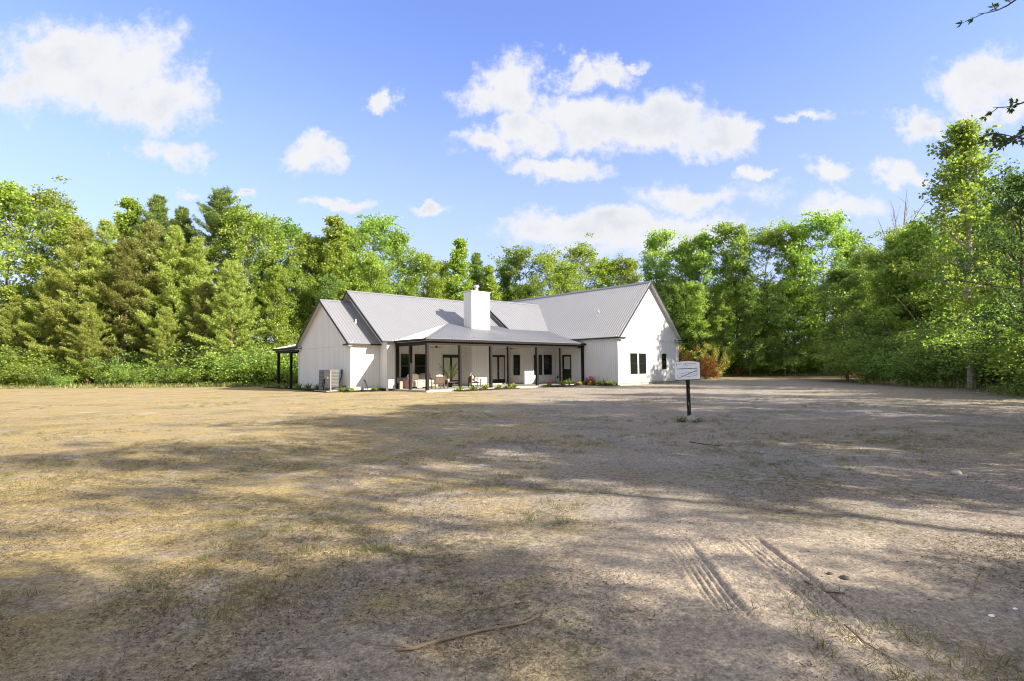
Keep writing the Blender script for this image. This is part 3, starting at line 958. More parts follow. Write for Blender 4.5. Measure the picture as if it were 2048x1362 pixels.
GH = GZ + .02
ac = hthing('heat_pump', -3.72, 6.2, GH)
tag(ac, 'tall beige heat pump with dark louvred sides on a concrete pad by the gable wall', 'air conditioner')
b = MB(); b.box(-.50, .50, -.95, 1.05, -.1, .08); b.build('pad', M['concrete'], ac)
b = MB(); b.box(-.22, .34, -.86, .10, .085, 1.40); b.box(-.25, .37, -.89, .13, 1.40, 1.44); b.build('cabinet', M['beige_metal'], ac)
b = MB(); b.box(-.21, .34, .14, .92, .085, 1.42); b.build('coil_housing', M['grey_metal'], ac)
b = MB()
for k in range(13):
    z_ = .16 + k * .096
    b.box(-.225, -.211, .16, .90, z_, z_ + .05)
b.build('louvre', M['grey_box'], ac)
b = MB(); b.box(-.12, .32, -.885, -.861, .14, 1.38); b.build('fan_opening', M['grey_metal'], ac)
b = MB()
for k in range(13):
    z_ = .18 + k * .094
    b.box(-.14, .33, -.905, -.887, z_, z_ + .022)
b.build('grille', M['beige_metal'], ac)
b = MB(); b.box(-.24, -.222, -.6, -.4, .85, 1.0); b.build('sticker', M['plastic_white'], ac)

x_, y_ = hw(uL, 5.94)
db = empty('disconnect_box', (x_, y_, 0), HA)
tag(db, 'small grey electrical box on the gable wall above the cable', 'electrical box')
b = MB(); b.box(-.10, -.012, -.10, .10, 1.02, 1.36); b.build('box_body', M['grey_box'], db)
b = MB(); b.box(-.112, -.101, -.08, .08, 1.05, 1.33); b.build('lid', M['grey_metal'], db)
cbm = MB()
pts = [hw(uL - .06, 5.94) + (1.02,), hw(uL - .08, 6.0) + (.8,), hw(uL - .25, 6.0) + (.45,), hw(uL - .5, 5.6) + (.26,), hw(uL - .9, 5.2) + (.20,), hw(uL - 1.25, 5.5) + (.10,), hw(uL - 1.3, 6.2) + (.25,), hw(uL - 1.2, 6.3) + (.7,)]
cbm.tube(pts, .028, 6)
cbm.tube([hw(uL - .02, 5.4) + (.25,), hw(uL - .5, 5.3) + (.2,), hw(uL - 1.0, 5.3) + (.12,), hw(uL - 1.32, 6.0) + (.04,), hw(uL - 1.2, 6.15) + (.45,), hw(uL - 1.16, 6.2) + (.75,)], .035, 6)
tag(cbm.build('power_cable', M['rubber'], None, True), 'black insulated cables looping between the heat pump and the wall', 'cable')

sgp = MB()
p0 = hw(-1.86, vLf - .03)
sgp.tube([(p0[0], p0[1], .62), hw(-1.86, vLf - .12) + (.6,), hw(-1.72, vLf - .16) + (.25,), hw(-1.66, vLf - .2) + (-.15,)], [.03, .022, .018, .018], 7)
sgp.blob(hw(-1.86, vLf - .05) + (.62,), (.05, .05, .05), 8, 2, 0)
tag(sgp.build('hose_bib', M['rubber'], None, True), 'black hose bib and pipe on the short white wall left of the porch', 'tap')

wb = MB(); wb.box(-.10, .10, -.09, .09, 0, .52)
wbo = wb.build('wood_block', M['tan_wood'], None)
x_, y_ = hw(.05, 3.25)
wbo.location = (x_, y_, 0.001)
wbo.rotation_euler = (0, 0, HA)
tag(wbo, 'short tan wood block standing at the foot of the back left porch post', 'wood block')

# sofa on the porch
so_ = hthing('wicker_sofa', 1.95, 3.75, 0.002)
tag(so_, 'beige wicker sofa with cream and grey cushions under the porch windows', 'sofa')
b = MB(); b.box(-.98, .98, -.40, .45, .10, .40); b.box(-.98, .98, .30, .46, .401, .80); b.build('wicker_base', M['wicker'], so_)
for sg in (-1, 1):
    b = MB(); b.box(.985 * sg, 1.15 * sg, -.42, .47, .06, .66); b.build('arm', M['wicker'], so_)
b = MB()
for k in (-1, 1):
    b.blob((.48 * k, -.06, .47), (.48, .36, .09), 16, k, .02, .5)
b.build('seat_cushion', M['cushion'], so_, True)
b = MB(); b.blob((-.50, .22, .74), (.46, .12, .26), 16, 3, .03, .5); b.build('back_cushion', M['cushion'], so_, True)
b = MB(); b.blob((.42, .20, .76), (.48, .12, .27), 16, 4, .03, .5); b.build('back_cushion', M['grey_cushion'], so_, True)
for k, (dx, wd) in enumerate(((-1.07, .17), (-.32, .20))):
    b = MB()
    if k == 0:
        prof = [(-.30, .70), (.2, .70), (.25, .60)]
        b.prism([(-1.17, -.30, .05), (-1.17, -.30, .672), (-.97, -.30, .672), (-.97, -.30, .45), (-.96, -.30, .675), (-1.185, -.30, .685), (-1.185, -.34, .05)], (0, .5, 0))
    else:
        b.prism([(dx - wd, -.42, .575), (dx - wd, .18, .575), (dx - wd, .18, .59), (dx - wd, -.43, .59), (dx - wd - .08, -.48, .02), (dx - wd - .08, -.465, .02)], (2 * wd, -.02, 0))
    t = b.build('throw_blanket', M['pink'], None)
    t.location = so_.location
    t.rotation_euler = so_.rotation_euler
    tag(t, ('dusty pink throw hung over the left arm of the wicker sofa', 'dusty pink throw draped over the seat front of the wicker sofa')[k], 'blanket', 'pink throws on the sofa')


def lounge_chair(name, u, v, rz, label):
    c = hthing(name, u, v, 0.002, rz)
    tag(c, label, 'chair', 'wooden porch chairs')
    for sx in (-1, 1):
        for yy, hh in ((-.33, .60), (.33, .84)):
            b = MB(); b.box(.31 * sx - .025, .31 * sx + .025, yy - .03, yy + .03, 0, hh); b.build('leg', M['wood'], c)
        b = MB(); b.box(.31 * sx - .032, .31 * sx + .032, -.37, .34, .602, .632); b.build('arm', M['wood'], c)
    b = MB(); b.box(-.282, .282, -.31, .31, .30, .345); b.build('seat_frame', M['wood'], c)
    b = MB(); b.box(-.283, .283, .30, .345, .36, .42); b.box(-.283, .283, .30, .345, .78, .84); b.box(-.283, .283, .315, .33, .425, .775); b.build('back_frame', M['wood'], c)
    b = MB(); b.blob((0, -.02, .41), (.28, .31, .065), 16, 5, .02, .5); b.build('seat_cushion', M['cushion'], c, True)
    b = MB(); b.blob((0, .22, .70), (.275, .08, .24), 16, 6, .02, .5); b.build('back_cushion', M['cushion'], c, True)
    return c


lounge_chair('lounge_chair', 1.75, 1.35, 2.95, 'wooden porch chair seen from behind, facing the sofa')
lounge_chair('lounge_chair', 4.85, 1.35, 1.25, 'wooden porch chair with a cowhide throw, right of the palm')
cow, N = mat('cowhide')
tc = N.n('ShaderNodeTexCoord').outputs['Object']
bsdf_out(N, N.mix(N.step(N.noise(tc, 5.0, 2.0), .48, .52), (0.10, 0.035, 0.025, 1), (0.6, 0.55, 0.48, 1)), 0.9, 0.1)
b = MB()
b.prism([(-.29, .10, .48), (-.29, .12, .80), (-.29, .30, .94), (-.29, .36, .93), (-.29, .365, .62), (-.29, .385, .62), (-.29, .385, .95), (-.29, .30, .965), (-.29, .10, .82), (-.29, .08, .48)], (.58, 0, 0))
t = b.build('cowhide_throw', cow, None)
x_, y_ = hw(4.85, 1.35)
t.location = (x_, y_, .002)
t.rotation_euler = (0, 0, HA + 1.25)
tag(t, 'brown and white cowhide thrown over the back of the right porch chair', 'throw')

tbm = hthing('coffee_table', 2.95, 1.55, 0.002)
tag(tbm, 'low dark coffee table between the porch chair and the palm', 'table')
b = MB(); b.box(-.50, .50, -.30, .30, .40, .44); b.build('tabletop', M['wood'], tbm)
for sx in (-1, 1):
    for sy in (-1, 1):
        b = MB(); b.box(.46 * sx - .02, .46 * sx + .02, .26 * sy - .02, .26 * sy + .02, 0, .399); b.build('leg', M['wood'], tbm)
b = MB(); b.tube([(0, 0, .0), (0, 0, .05), (0, 0, .2)], [.05, .07, .055], 10)
o = b.build('table_vase', M['cushion'], None, True)
x_, y_ = hw(2.7, 1.5)
o.location = (x_, y_, .444)
tag(o, 'small cream vase on the low coffee table', 'vase')

ln = hthing('lantern', 14.4, 2.2, 0.002)
tag(ln, 'black and glass floor lantern at the right end of the porch', 'lantern')
b = MB(); b.box(-.13, .13, -.13, .13, 0, .04)
for sx in (-1, 1):
    for sy in (-1, 1):
        b.box(.115 * sx - .015, .115 * sx + .015, .115 * sy - .015, .115 * sy + .015, .041, .48)
b.build('lantern_frame', M['black_trim'], ln)
b = MB(); b.prism([(-.14, -.14, .481), (.14, -.14, .481), (.14, .14, .481), (-.14, .14, .481)], (0, 0, .02)); b.tube([(0, 0, .50), (0, 0, .60), (0, 0, .66)], [.13, .05, .02], 8); b.build('lantern_top', M['black_trim'], ln)
b = MB(); b.tube([(0, 0, .041), (0, 0, .36)], .075, 12); b.build('candle', M['plastic_white'], ln)


# ------------------------------------------------------------------ plants: leaf builders
def kites(P, D, U, length, width):
    """one folded kite leaf per row: base point P, direction D, face normal U"""
    n = len(P)
    D = D / (np.linalg.norm(D, axis=1, keepdims=True) + 1e-9)
    S = np.cross(D, U)
    S /= (np.linalg.norm(S, axis=1, keepdims=True) + 1e-9)
    Nn = np.cross(S, D)
    L, Wd = np.asarray(length).reshape(-1, 1) * np.ones((n, 1)), np.asarray(width).reshape(-1, 1) * np.ones((n, 1))
    v = np.empty((n, 4, 3))
    v[:, 0] = P
    v[:, 1] = P + D * L * .45 + S * Wd * .5 + Nn * Wd * .12
    v[:, 2] = P + D * L
    v[:, 3] = P + D * L * .45 - S * Wd * .5 + Nn * Wd * .12
    return v.reshape(-1, 3), np.arange(4 * n).reshape(n, 4)


def rand_dirs(rg, n):
    d = rg.normal(size=(n, 3))
    return d / np.linalg.norm(d, axis=1, keepdims=True)


def leaf_cloud(rg, centres, radii, per, size, flat=0.65, up=0.55):
    """clusters of leaves round twig ends"""
    n = len(centres) * per
    C = np.repeat(centres, per, 0)
    Rr = np.repeat(radii, per)[:, None]
    off = rand_dirs(rg, n) * (rg.rand(n, 1) ** 0.5)
    off[:, 2] *= flat
    P = C + off * Rr
    D = off * .8 + rand_dirs(rg, n) * .8
    U = rand_dirs(rg, n) * (1 - up) + np.array([0, 0, up]) + off * .35
    Ls = size * (0.7 + 0.6 * rg.rand(n))
    return kites(P, D, U, Ls, Ls * .72)


class Tree:
    """a grown tree: trunk with limbs (one mesh), crown of leaves (one mesh)"""

    def __init__(self, wood, crown, H):
        self.wood, self.crown, self.H, self.used = wood, crown, H, 0


def limb(mb, p, d, L, r0, rs, n=4, seg=4, droop=0.0, wob=.12):
    pts = [np.array(p, float)]
    dd = np.array(d, float)
    for k in range(seg):
        dd = dd + rs.normal(size=3) * wob + np.array([0, 0, -droop + .05])
        dd /= np.linalg.norm(dd)
        pts.append(pts[-1] + dd * L / seg)
    mb.tube(pts, [r0 * (1 - .8 * k / seg) for k in range(seg + 1)], n, False)
    return pts


def hardwood(seed, H=18.0, base=.22, rad=3.6, prof='round', nprim=36, per=34, size=.25, nsec=7, lean=.03, mat_leaf='leaf', mat_bark='bark', rc=.72, up=.38, trunk_r=.16):
    rg = np.random.RandomState(seed)
    mb = MB()
    tp = [np.array([0, 0, -.3])]
    for k in range(1, 9):
        z = H * .93 * k / 8
        tp.append(np.array([lean * z * math.sin(seed) + rg.normal() * .10 * k / 4, lean * z * math.cos(seed) + rg.normal() * .10 * k / 4, z]))
    mb.tube(tp, [trunk_r * 1.35, trunk_r * .95] + [trunk_r * (1 - .105 * k) for k in range(2, 9)], 8)
    tz = np.array([q[2] for q in tp])
    tpt = np.array(tp)

    def on_trunk(z):
        return np.array([np.interp(z, tz, tpt[:, i]) for i in range(3)])

    cen, rr = [], []
    for k in range(nprim):
        h = base + (0.97 - base) * ((k + rg.rand() * .8) / nprim)
        x = (h - base) / (1 - base)
        if prof == 'round':
            ext = (math.sin(math.pi * min(1, .18 + x * .84)) ** .65)
        elif prof == 'cone':
            ext = (1 - x) ** .75 * min(1, .45 + x * 3.2)
        elif prof == 'vase':
            ext = min(1, .35 + x * 1.1) * (1 - max(0, x - .72) * 2.1)
        else:
            ext = (.75 + .25 * math.sin(x * 9)) * (1 - x ** 4 * .7)
        L = rad * ext * (0.7 + .5 * rg.rand())
        az = k * 2.39996 + rg.normal() * .35
        el = (.25 + .75 * x + rg.normal() * .12)
        d = np.array([math.cos(az) * math.cos(el), math.sin(az) * math.cos(el), math.sin(el)])
        p = on_trunk(h * H)
        pts = limb(mb, p, d, L, trunk_r * (.42 - .25 * x), rg, 4, 4)
        for q in range(nsec):
            t = .30 + .70 * (q + rg.rand() * .7) / nsec
            i = min(3, int(t * 4))
            pp = pts[i] + (pts[i + 1] - pts[i]) * (t * 4 - i)
            sd = (pts[i + 1] - pts[i])
            sd = sd / np.linalg.norm(sd) * .6 + rand_dirs(rg, 1)[0] * .9
            sd[2] += .15
            Ls = L * .33 * (.6 + .7 * rg.rand()) + .25
            sp_ = limb(mb, pp, sd / np.linalg.norm(sd), Ls, trunk_r * .10, rg, 3, 2)
            cen.append(sp_[-1]); rr.append(rc * (.65 + .6 * rg.rand()))
            if rg.rand() < .6:
                cen.append(sp_[1]); rr.append(rc * (.5 + .4 * rg.rand()))
        cen.append(pts[-1]); rr.append(rc * (.8 + .4 * rg.rand()))
    for k in range(3):
        cen.append(on_trunk(H * (.90 + .035 * k)) + rg.normal(size=3) * .2); rr.append(rc * .8)
    v, f = leaf_cloud(rg, np.array(cen), np.array(rr), per, size, .6, up)
    zmax = v[:, 2].max()
    wood = mb.build('trunk', M[mat_bark])
    crown = np_mesh('crown', v, f, [M[mat_leaf]])
    wm = wood.data
    bpy.data.objects.remove(wood)
    return Tree(wm, crown, zmax)


def pine(seed, H=13.0, base=.16, rad=2.6, whorl=.80, nbr=6, mat_n='needle', open_crown=False, candles=True, trunk_r=.13):
    rg = np.random.RandomState(seed)
    mb = MB()
    tp = [np.array([rg.normal() * .05 * k / 3, rg.normal() * .05 * k / 3, -.3 + (H + .3) * k / 7]) for k in range(8)]
    mb.tube(tp, [trunk_r * (1.15 - .145 * k) for k in range(8)], 8)
    tz, tpt = np.array([q[2] for q in tp]), np.array(tp)
    P, D, Ls, idx = [], [], [], []
    z = base * H
    while z < H - .25:
        x = (z / H - base) / (1 - base)
        if open_crown:
            ext = math.sin(math.pi * min(1, .30 + .68 * x)) ** .7
        else:
            ext = (1 - x ** 1.5) ** .75 * min(1, .62 + 2.0 * x)
        n = nbr + rg.randint(-1, 2)
        a0_ = rg.rand() * 6.28
        for k in range(n):
            if open_crown and rg.rand() < .18:
                continue
            az = a0_ + 6.283 * k / n + rg.normal() * .2
            L = max(.25, rad * ext * (.45 + .75 * rg.rand()))
            el = (.12 + .55 * x) + rg.normal() * .1
            d = np.array([math.cos(az) * math.cos(el), math.sin(az) * math.cos(el), math.sin(el)])
            p = np.array([np.interp(z, tz, tpt[:, i]) for i in range(3)])
            pts = limb(mb, p, d, L, .045 * (1.1 - x), rg, 4, 4, -.07 if not open_crown else -.02, .07)
            m_ = 3 + int(L * 3.0)
            for q in range(m_):
                t = .22 + .78 * (q + 1) / m_
                i = min(3, int(t * 4 - 1e-6))
                pp = pts[i] + (pts[i + 1] - pts[i]) * (t * 4 - i)
                fw_ = (pts[i + 1] - pts[i])
                fw_ = fw_ / np.linalg.norm(fw_)
                side = np.array([-fw_[1], fw_[0], 0])
                side = side / (np.linalg.norm(side) + 1e-6)
                for sg in ((-1, 1) if q < m_ - 1 else (0,)):
                    tl = (.22 + .30 * (1 - t) * L) * (.7 + .6 * rg.rand())
                    td = fw_ * .75 + side * sg * .8 + np.array([0, 0, .30 + .2 * rg.rand()])
                    td = td / np.linalg.norm(td)
                    for w in range(1 + int(tl / .26)):
                        P.append(pp + td * (tl * (.35 + .65 * (w + .5) / (1 + int(tl / .26))))); D.append(td)
                if q == m_ - 1:
                    Ls.append(pts[-1])
        z += whorl * (.75 + .5 * rg.rand()) * (1 - .35 * x)
    P, D = np.array(P), np.array(D)
    npt = 11
    n = len(P) * npt
    PP, DD = np.repeat(P, npt, 0) + rg.normal(size=(n, 3)) * .05, np.repeat(D, npt, 0)
    dirs = DD * .75 + rand_dirs(rg, n) * .85
    v, f = kites(PP, dirs, rand_dirs(rg, n) + np.array([0, 0, .4]), .22 + .12 * rg.rand(n), .046 * np.ones(n))
    mi = np.zeros(len(f), int)
    mats = [M[mat_n]]
    if candles:
        T = np.array(Ls)
        T = np.repeat(T, 3, 0) + rg.normal(size=(len(T) * 3, 3)) * .10
        up = np.tile(np.array([0, 0, 1.0]), (len(T), 1)) + rg.normal(size=(len(T), 3)) * .18
        v2, f2 = kites(T, up, rand_dirs(rg, len(T)), .20 + .16 * rg.rand(len(T)), .055 * np.ones(len(T)))
        f2 = f2 + len(v)
        v = np.concatenate([v, v2]); f = np.concatenate([f, f2]); mi = np.concatenate([mi, np.ones(len(f2), int)])
        mats.append(M['candle'])
    zmax = v[:, 2].max()
    wood = mb.build('trunk', M['bark_pine'])
    wm = wood.data
    bpy.data.objects.remove(wood)
    return Tree(wm, np_mesh('crown', v, f, mats, mi), zmax)


def shrub(seed, H=2.2, rad=1.4, per=26, size=.17, n=46, mat_leaf='leaf', mat_bark='bark', stems=7, flat=.75):
    rg = np.random.RandomState(seed)
    mb = MB()
    cen, rr = [], []
    for k in range(stems):
        az = k * 2.4 + rg.rand()
        d = np.array([math.cos(az) * .45, math.sin(az) * .45, 1.0])
        pts = limb(mb, (rg.normal() * .15, rg.normal() * .15, -.1), d / np.linalg.norm(d), H * (.7 + .3 * rg.rand()), .022, rg, 4, 4, 0, .2)
        for q in range(n // stems):
            t = rg.rand() ** .6
            i = min(3, int(t * 4))
            pp = pts[i] + (pts[i + 1] - pts[i]) * (t * 4 - i)
            r = rand_dirs(rg, 1)[0] * rad * (.25 + .55 * rg.rand())
            r[2] = r[2] * .3
            c = pp + r
            c[2] = max(.12, min(H, c[2]))
            mb.tube([pp, (pp + c) / 2 + rg.normal(size=3) * .05, c], [.010, .007, .004], 3, False)
            cen.append(c); rr.append(.26 + .22 * rg.rand() * rad)
    v, f = leaf_cloud(rg, np.array(cen), np.array(rr), per, size, flat, .5)
    v[:, 2] = np.maximum(v[:, 2], -.04)
    zmax = v[:, 2].max()
    wood = mb.build('stem', M[mat_bark])
    wm = wood.data
    bpy.data.objects.remove(wood)
    return Tree(wm, np_mesh('foliage', v, f, [M[mat_leaf]]), zmax)


def plant(proto, name, x, y, height, label, cat, group=None, rz=None, wide=1.0, parts=('trunk', 'crown'), z=None):
    root = empty(name, (x, y, float(ground_z(x, y)) if z is None else z), RS.uniform(0, 6.28) if rz is None else rz)
    k = height / proto.H
    root.scale = (k * wide, k * wide, k)
    tag(root, label, cat, group)
    for nm, me in zip(parts, (proto.wood, proto.crown)):
        o = bpy.data.objects.new(nm, me)
        COL.objects.link(o)
        o.parent = root
    return root


RS = random.Random(11)
ORD = 'first second third fourth fifth sixth seventh eighth ninth tenth eleventh twelfth thirteenth fourteenth fifteenth sixteenth seventeenth eighteenth nineteenth twentieth'.split()
ORD += ['twenty ' + q for q in ORD[:9]] + ['thirtieth'] + ['thirty ' + q for q in ORD[:9]]


def in_order(label, k):
    return label + (', leftmost one' if k == 0 else ', %s from left' % ORD[k])


HW = [hardwood(1, 18, .12, 4.4, 'round', 36), hardwood(2, 18, .10, 3.9, 'tall', 38), hardwood(3, 18, .16, 4.8, 'vase', 34),
      hardwood(4, 18, .10, 3.3, 'cone', 40, rc=.6)]
HM = [hardwood(11, 18, .12, 4.3, 'round', 36, mat_leaf='leaf_mid'), hardwood(12, 18, .15, 3.9, 'tall', 34, mat_leaf='leaf_mid'),
      hardwood(13, 18, .20, 4.8, 'vase', 32, mat_leaf='leaf_mid', nsec=7)]
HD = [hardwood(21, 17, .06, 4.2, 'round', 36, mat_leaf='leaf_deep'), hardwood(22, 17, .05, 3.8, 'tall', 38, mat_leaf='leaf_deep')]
PN = [pine(31, 13, .12, 3.3), pine(32, 13, .08, 3.6), pine(33, 13, .14, 3.2, mat_n='needle_brown'), pine(34, 12, .16, 3.5, .74)]
PT = [pine(41, 19, .48, 3.6, .62, 7, 'needle_dark', True, False, .17), pine(42, 18, .36, 3.3, .62, 7, 'needle_dark', False, True, .17)]
SH = [shrub(51, 3.0, 1.7, 40, .13, 90), shrub(52, 3.4, 1.9, 40, .13, 90, 'leaf_mid'), shrub(53, 2.7, 2.0, 40, .13, 90), shrub(54, 3.6, 1.8, 40, .13, 90, 'leaf_deep')]
NS = [shrub(55, 3.4, 1.8, 60, .085, 150, 'leaf_deep', 'bark', 9), shrub(56, 3.8, 1.6, 60, .085, 150, 'leaf_mid', 'bark', 9)]

ALL = {'H': HW, 'M': HM, 'D': HD, 'P': PN, 'T': PT}
KN = {'H': ('hardwood_tree', 'tree'), 'M': ('hardwood_tree', 'tree'), 'D': ('hardwood_tree', 'tree'), 'P': ('pine_tree', 'pine tree'), 'T': ('pine_tree', 'pine tree')}


def tree_px(kind, i, px, depth, top, label, group, wide=1.0):
    x = at_depth(px, depth)
    h = height_at(px, top, depth) - GZ
    return plant(ALL[kind][i], KN[kind][0], x, depth, h, label, KN[kind][1], group, None, wide)


G1 = 'trees along the left edge of the clearing'
G2 = 'trees of the wood behind the house'
G3 = 'trees along the right edge of the clearing'
LEFT = [
    ('H', 0, 15, 58, 362, 'tall bright green tree rising at the far left of the wood'),
    ('H', 2, 78, 60, 345, 'tallest bright green tree of the far left, with a ragged forked top'),
    ('H', 1, 128, 60, 412, 'slim bright green tree right of the ragged forked one at the far left'),
    ('P', 1, 30, 54, 588, 'low spreading pine at the far left, under the tall bright trees'),
    ('P', 0, 92, 54, 520, 'middling olive pine below the ragged forked tree'),
    ('P', 0, 152, 54, 438, 'olive pine with a thin pointed top beside the far left bright trees'),
    ('P', 1, 205, 55, 436, 'broad olive pine just left of the browning ones'),
    ('H', 3, 238, 62, 393, 'bright green pointed tree between two groups of pine tops'),
    ('T', 1, 308, 62, 385, 'dark dense pine standing high between the bright pointed tree and the open crowned pine'),
    ('T', 1, 362, 63, 410, 'dark narrow pine close behind the browning pines'),
    ('P', 2, 250, 54, 470, 'browning pine, leftmost of the rusty tinted ones'),
    ('P', 2, 296, 55, 440, 'browning pine in the middle of the pine stand'),
    ('P', 1, 345, 55, 448, 'full olive pine with pale candles in the middle of the pine stand'),
    ('P', 0, 392, 55, 470, 'olive pine with pale candles, right of the middle of the stand'),
    ('T', 0, 438, 61, 370, 'tall pine with an open rounded crown that tops the pine stand'),
    ('P', 3, 462, 52, 515, 'conical pine with a bare lower trunk nearest the house'),
    ('H', 2, 492, 60, 392, 'tall yellow green tree leaning on the open crowned pine'),
    ('P', 2, 410, 53, 560, 'short browning pine in front of the stand'),
    ('P', 3, 175, 52, 600, 'low pine with drooping lower boughs in front of the stand'),
    ('P', 3, 330, 52, 610, 'low olive pine tucked under the middle of the stand'),
    ('M', 1, 530, 62, 425, 'green tree filling the dip right of the tall yellow green one'),
    ('D', 0, 565, 66, 436, 'dark green rounded tree top behind the lighter trees left of the house'),
    ('H', 1, 556, 54, 520, 'bright green young tree left of the rear porch'),
]
for k, i, px, dp, tp, lb in LEFT:
    tree_px(k, i, px, dp, tp, lb, G1)
BACK = [
    ('H', 0, 612, 60, 462, 'bright tree behind the left gable'), ('M', 0, 640, 64, 470, 'green tree between the left gable and its neighbour'),
    ('H', 3, 668, 60, 432, 'narrow bright tree with a pointed top behind the left wing ridge'),
    ('M', 2, 740, 66, 420, 'tallest tree behind the main roof, with an airy rounded tuft on top'),
    ('H', 1, 702, 64, 440, 'leafy tree left of the airy topped one'), ('M', 0, 790, 68, 448, 'spreading green tree right of the airy topped one'),
    ('H', 0, 845, 70, 505, 'low bright tree above the middle of the main roof'), ('H', 3, 912, 72, 474, 'pointed tree with side spires just left of the chimney'),
    ('T', 1, 955, 76, 502, 'dark pine top behind the chimney'), ('M', 2, 1045, 78, 490, 'thin airy tree with a bare pale trunk right of the chimney'),
    ('H', 2, 1105, 76, 487, 'bright tree behind the middle of the roof valley'), ('H', 2, 1165, 77, 464, 'bright tree with a high tufted crown behind the roof valley'),
    ('D', 0, 1010, 80, 520, 'dark tree filling the gap right of the chimney'), ('H', 0, 1130, 70, 520, 'rounded bright tree low over the roof valley'),
    ('H', 0, 1215, 76, 512, 'bright rounded tree left of the right wing ridge'), ('H', 1, 1258, 76, 505, 'yellow green tree just left of the right gable peak'),
    ('M', 1, 880, 76, 520, 'pale tree far behind the main ridge'), ('M', 0, 590, 58, 520, 'green tree right behind the rear porch'),
    ('D', 1, 655, 56, 545, 'dark leafy tree directly behind the left wing'), ('H', 0, 745, 60, 500, 'bright low tree directly behind the main ridge'),
    ('H', 3, 985, 74, 530, 'small pointed tree above the right half of the main ridge'),
]
for k, i, px, dp, tp, lb in BACK:
    tree_px(k, i, px, dp, tp, lb, G2)
RIGHT = [
    ('M', 1, 1312, 78, 456, 'feathery tree standing apart behind the right gable peak'), ('M', 0, 1370, 76, 468, 'green tree right of the feathery one'),
    ('M', 0, 1420, 74, 448, 'full green tree above the rusty bushes'), ('M', 1, 1475, 73, 440, 'high green tree in the middle of the right wood'),
    ('M', 2, 1535, 73, 446, 'broad green tree left of the domed one'), ('H', 1, 1590, 72, 440, 'lighter green tree beside the domed one'),
    ('M', 2, 1652, 68, 414, 'big domed tree, the highest of the right wood apart from the near ones'),
    ('D', 0, 1700, 70, 452, 'dark tree at the right shoulder of the domed one'), ('M', 1, 1742, 62, 490, 'slender tree left of the bare dead one'),
    ('H', 2, 1830, 50, 420, 'leafy tree behind the bare dead one'), ('M', 0, 1775, 56, 500, 'bushy tree at the foot of the bare dead one'),
    ('M', 1, 1395, 70, 560, 'lower tree in front at the rusty bushes'), ('D', 1, 1500, 69, 570, 'dark low tree at the middle of the right edge'),
    ('D', 0, 1570, 68, 585, 'dark spreading understory tree by the edge'), ('M', 0, 1450, 69, 600, 'short leafy tree over the edge shrubs'),
    ('H', 1, 1690, 72, 560, 'sunlit young tree glowing in the gap of the right wood'), ('H', 0, 1740, 74, 575, 'sunlit young tree at the right of the gap'),
    ('D', 1, 1345, 73, 560, 'dark leafy tree showing beside the right gable'),
]
for k, i, px, dp, tp, lb in RIGHT:
    tree_px(k, i, px, dp, tp, lb, G3)

# the near trees at the right
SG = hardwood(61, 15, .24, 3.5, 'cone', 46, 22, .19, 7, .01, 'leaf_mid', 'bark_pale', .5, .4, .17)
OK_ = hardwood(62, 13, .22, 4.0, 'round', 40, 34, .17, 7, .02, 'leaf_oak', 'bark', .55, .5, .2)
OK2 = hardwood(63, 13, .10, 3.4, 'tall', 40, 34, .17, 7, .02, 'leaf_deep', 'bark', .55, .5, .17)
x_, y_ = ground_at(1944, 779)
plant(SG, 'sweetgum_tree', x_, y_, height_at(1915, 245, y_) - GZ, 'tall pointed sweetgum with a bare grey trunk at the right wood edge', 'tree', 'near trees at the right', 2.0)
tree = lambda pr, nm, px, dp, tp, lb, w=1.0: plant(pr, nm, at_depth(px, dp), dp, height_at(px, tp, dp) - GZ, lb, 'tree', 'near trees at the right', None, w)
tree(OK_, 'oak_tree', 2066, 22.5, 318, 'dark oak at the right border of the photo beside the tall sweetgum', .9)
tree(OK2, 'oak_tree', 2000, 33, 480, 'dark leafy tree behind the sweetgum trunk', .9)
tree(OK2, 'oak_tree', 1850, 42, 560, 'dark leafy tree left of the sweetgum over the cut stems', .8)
tree(HM[0], 'hardwood_tree', 1890, 46, 480, 'lighter tree behind and left of the sweetgum')
tree(HM[1], 'hardwood_tree', 2060, 40, 430, 'tree behind the dark oak at the right border')
tree(PN[1], 'pine_tree', 1812, 44, 610, 'low dark pine above the cut stems at the right', .9)

# bare dead tree
rg = np.random.RandomState(5)
mb = MB()
Ht = 17.5
tp = [(0, 0, -.3), (.1, 0, 4), (-.1, .1, 8), (.15, 0, 11.5), (.4, 0, 14), (.7, .1, 16), (.9, .1, Ht)]
mb.tube(tp, [.24, .2, .17, .13, .08, .045, .012], 7)
for (z0, az, L, el) in ((8.5, 2.8, 6.5, 1.2), (10, .3, 5.5, 1.15), (11.5, 3.3, 5, 1.25), (12, 1.4, 4, 1.0), (13, 5.0, 3.5, 1.0), (9, 4.2, 3, .5), (14, .2, 2.8, 1.1), (7, .8, 2.5, .4)):
    p = np.array([np.interp(z0, [q[2] for q in tp], [q[i] for q in tp]) for i in range(3)])
    pts = limb(mb, p, np.array([math.cos(az) * math.cos(el), math.sin(az) * math.cos(el), math.sin(el)]), L, .075, rg, 5, 5, 0, .10)
    for q in range(7):
        i = 1 + q % 4
        limb(mb, pts[i], rand_dirs(rg, 1)[0] * .8 + np.array([0, 0, .7]), .6 + rg.rand(), .02, rg, 3, 3)
dt = empty('dead_tree', (at_depth(1812, 47), 47, GZ))
dt.scale = [(height_at(1790, 378, 47) - GZ) / Ht] * 3
tag(dt, 'bare dead tree with forked grey limbs against the sky at the right', 'tree', 'near trees at the right')
mb.build('trunk', M['bark_pale'], dt)

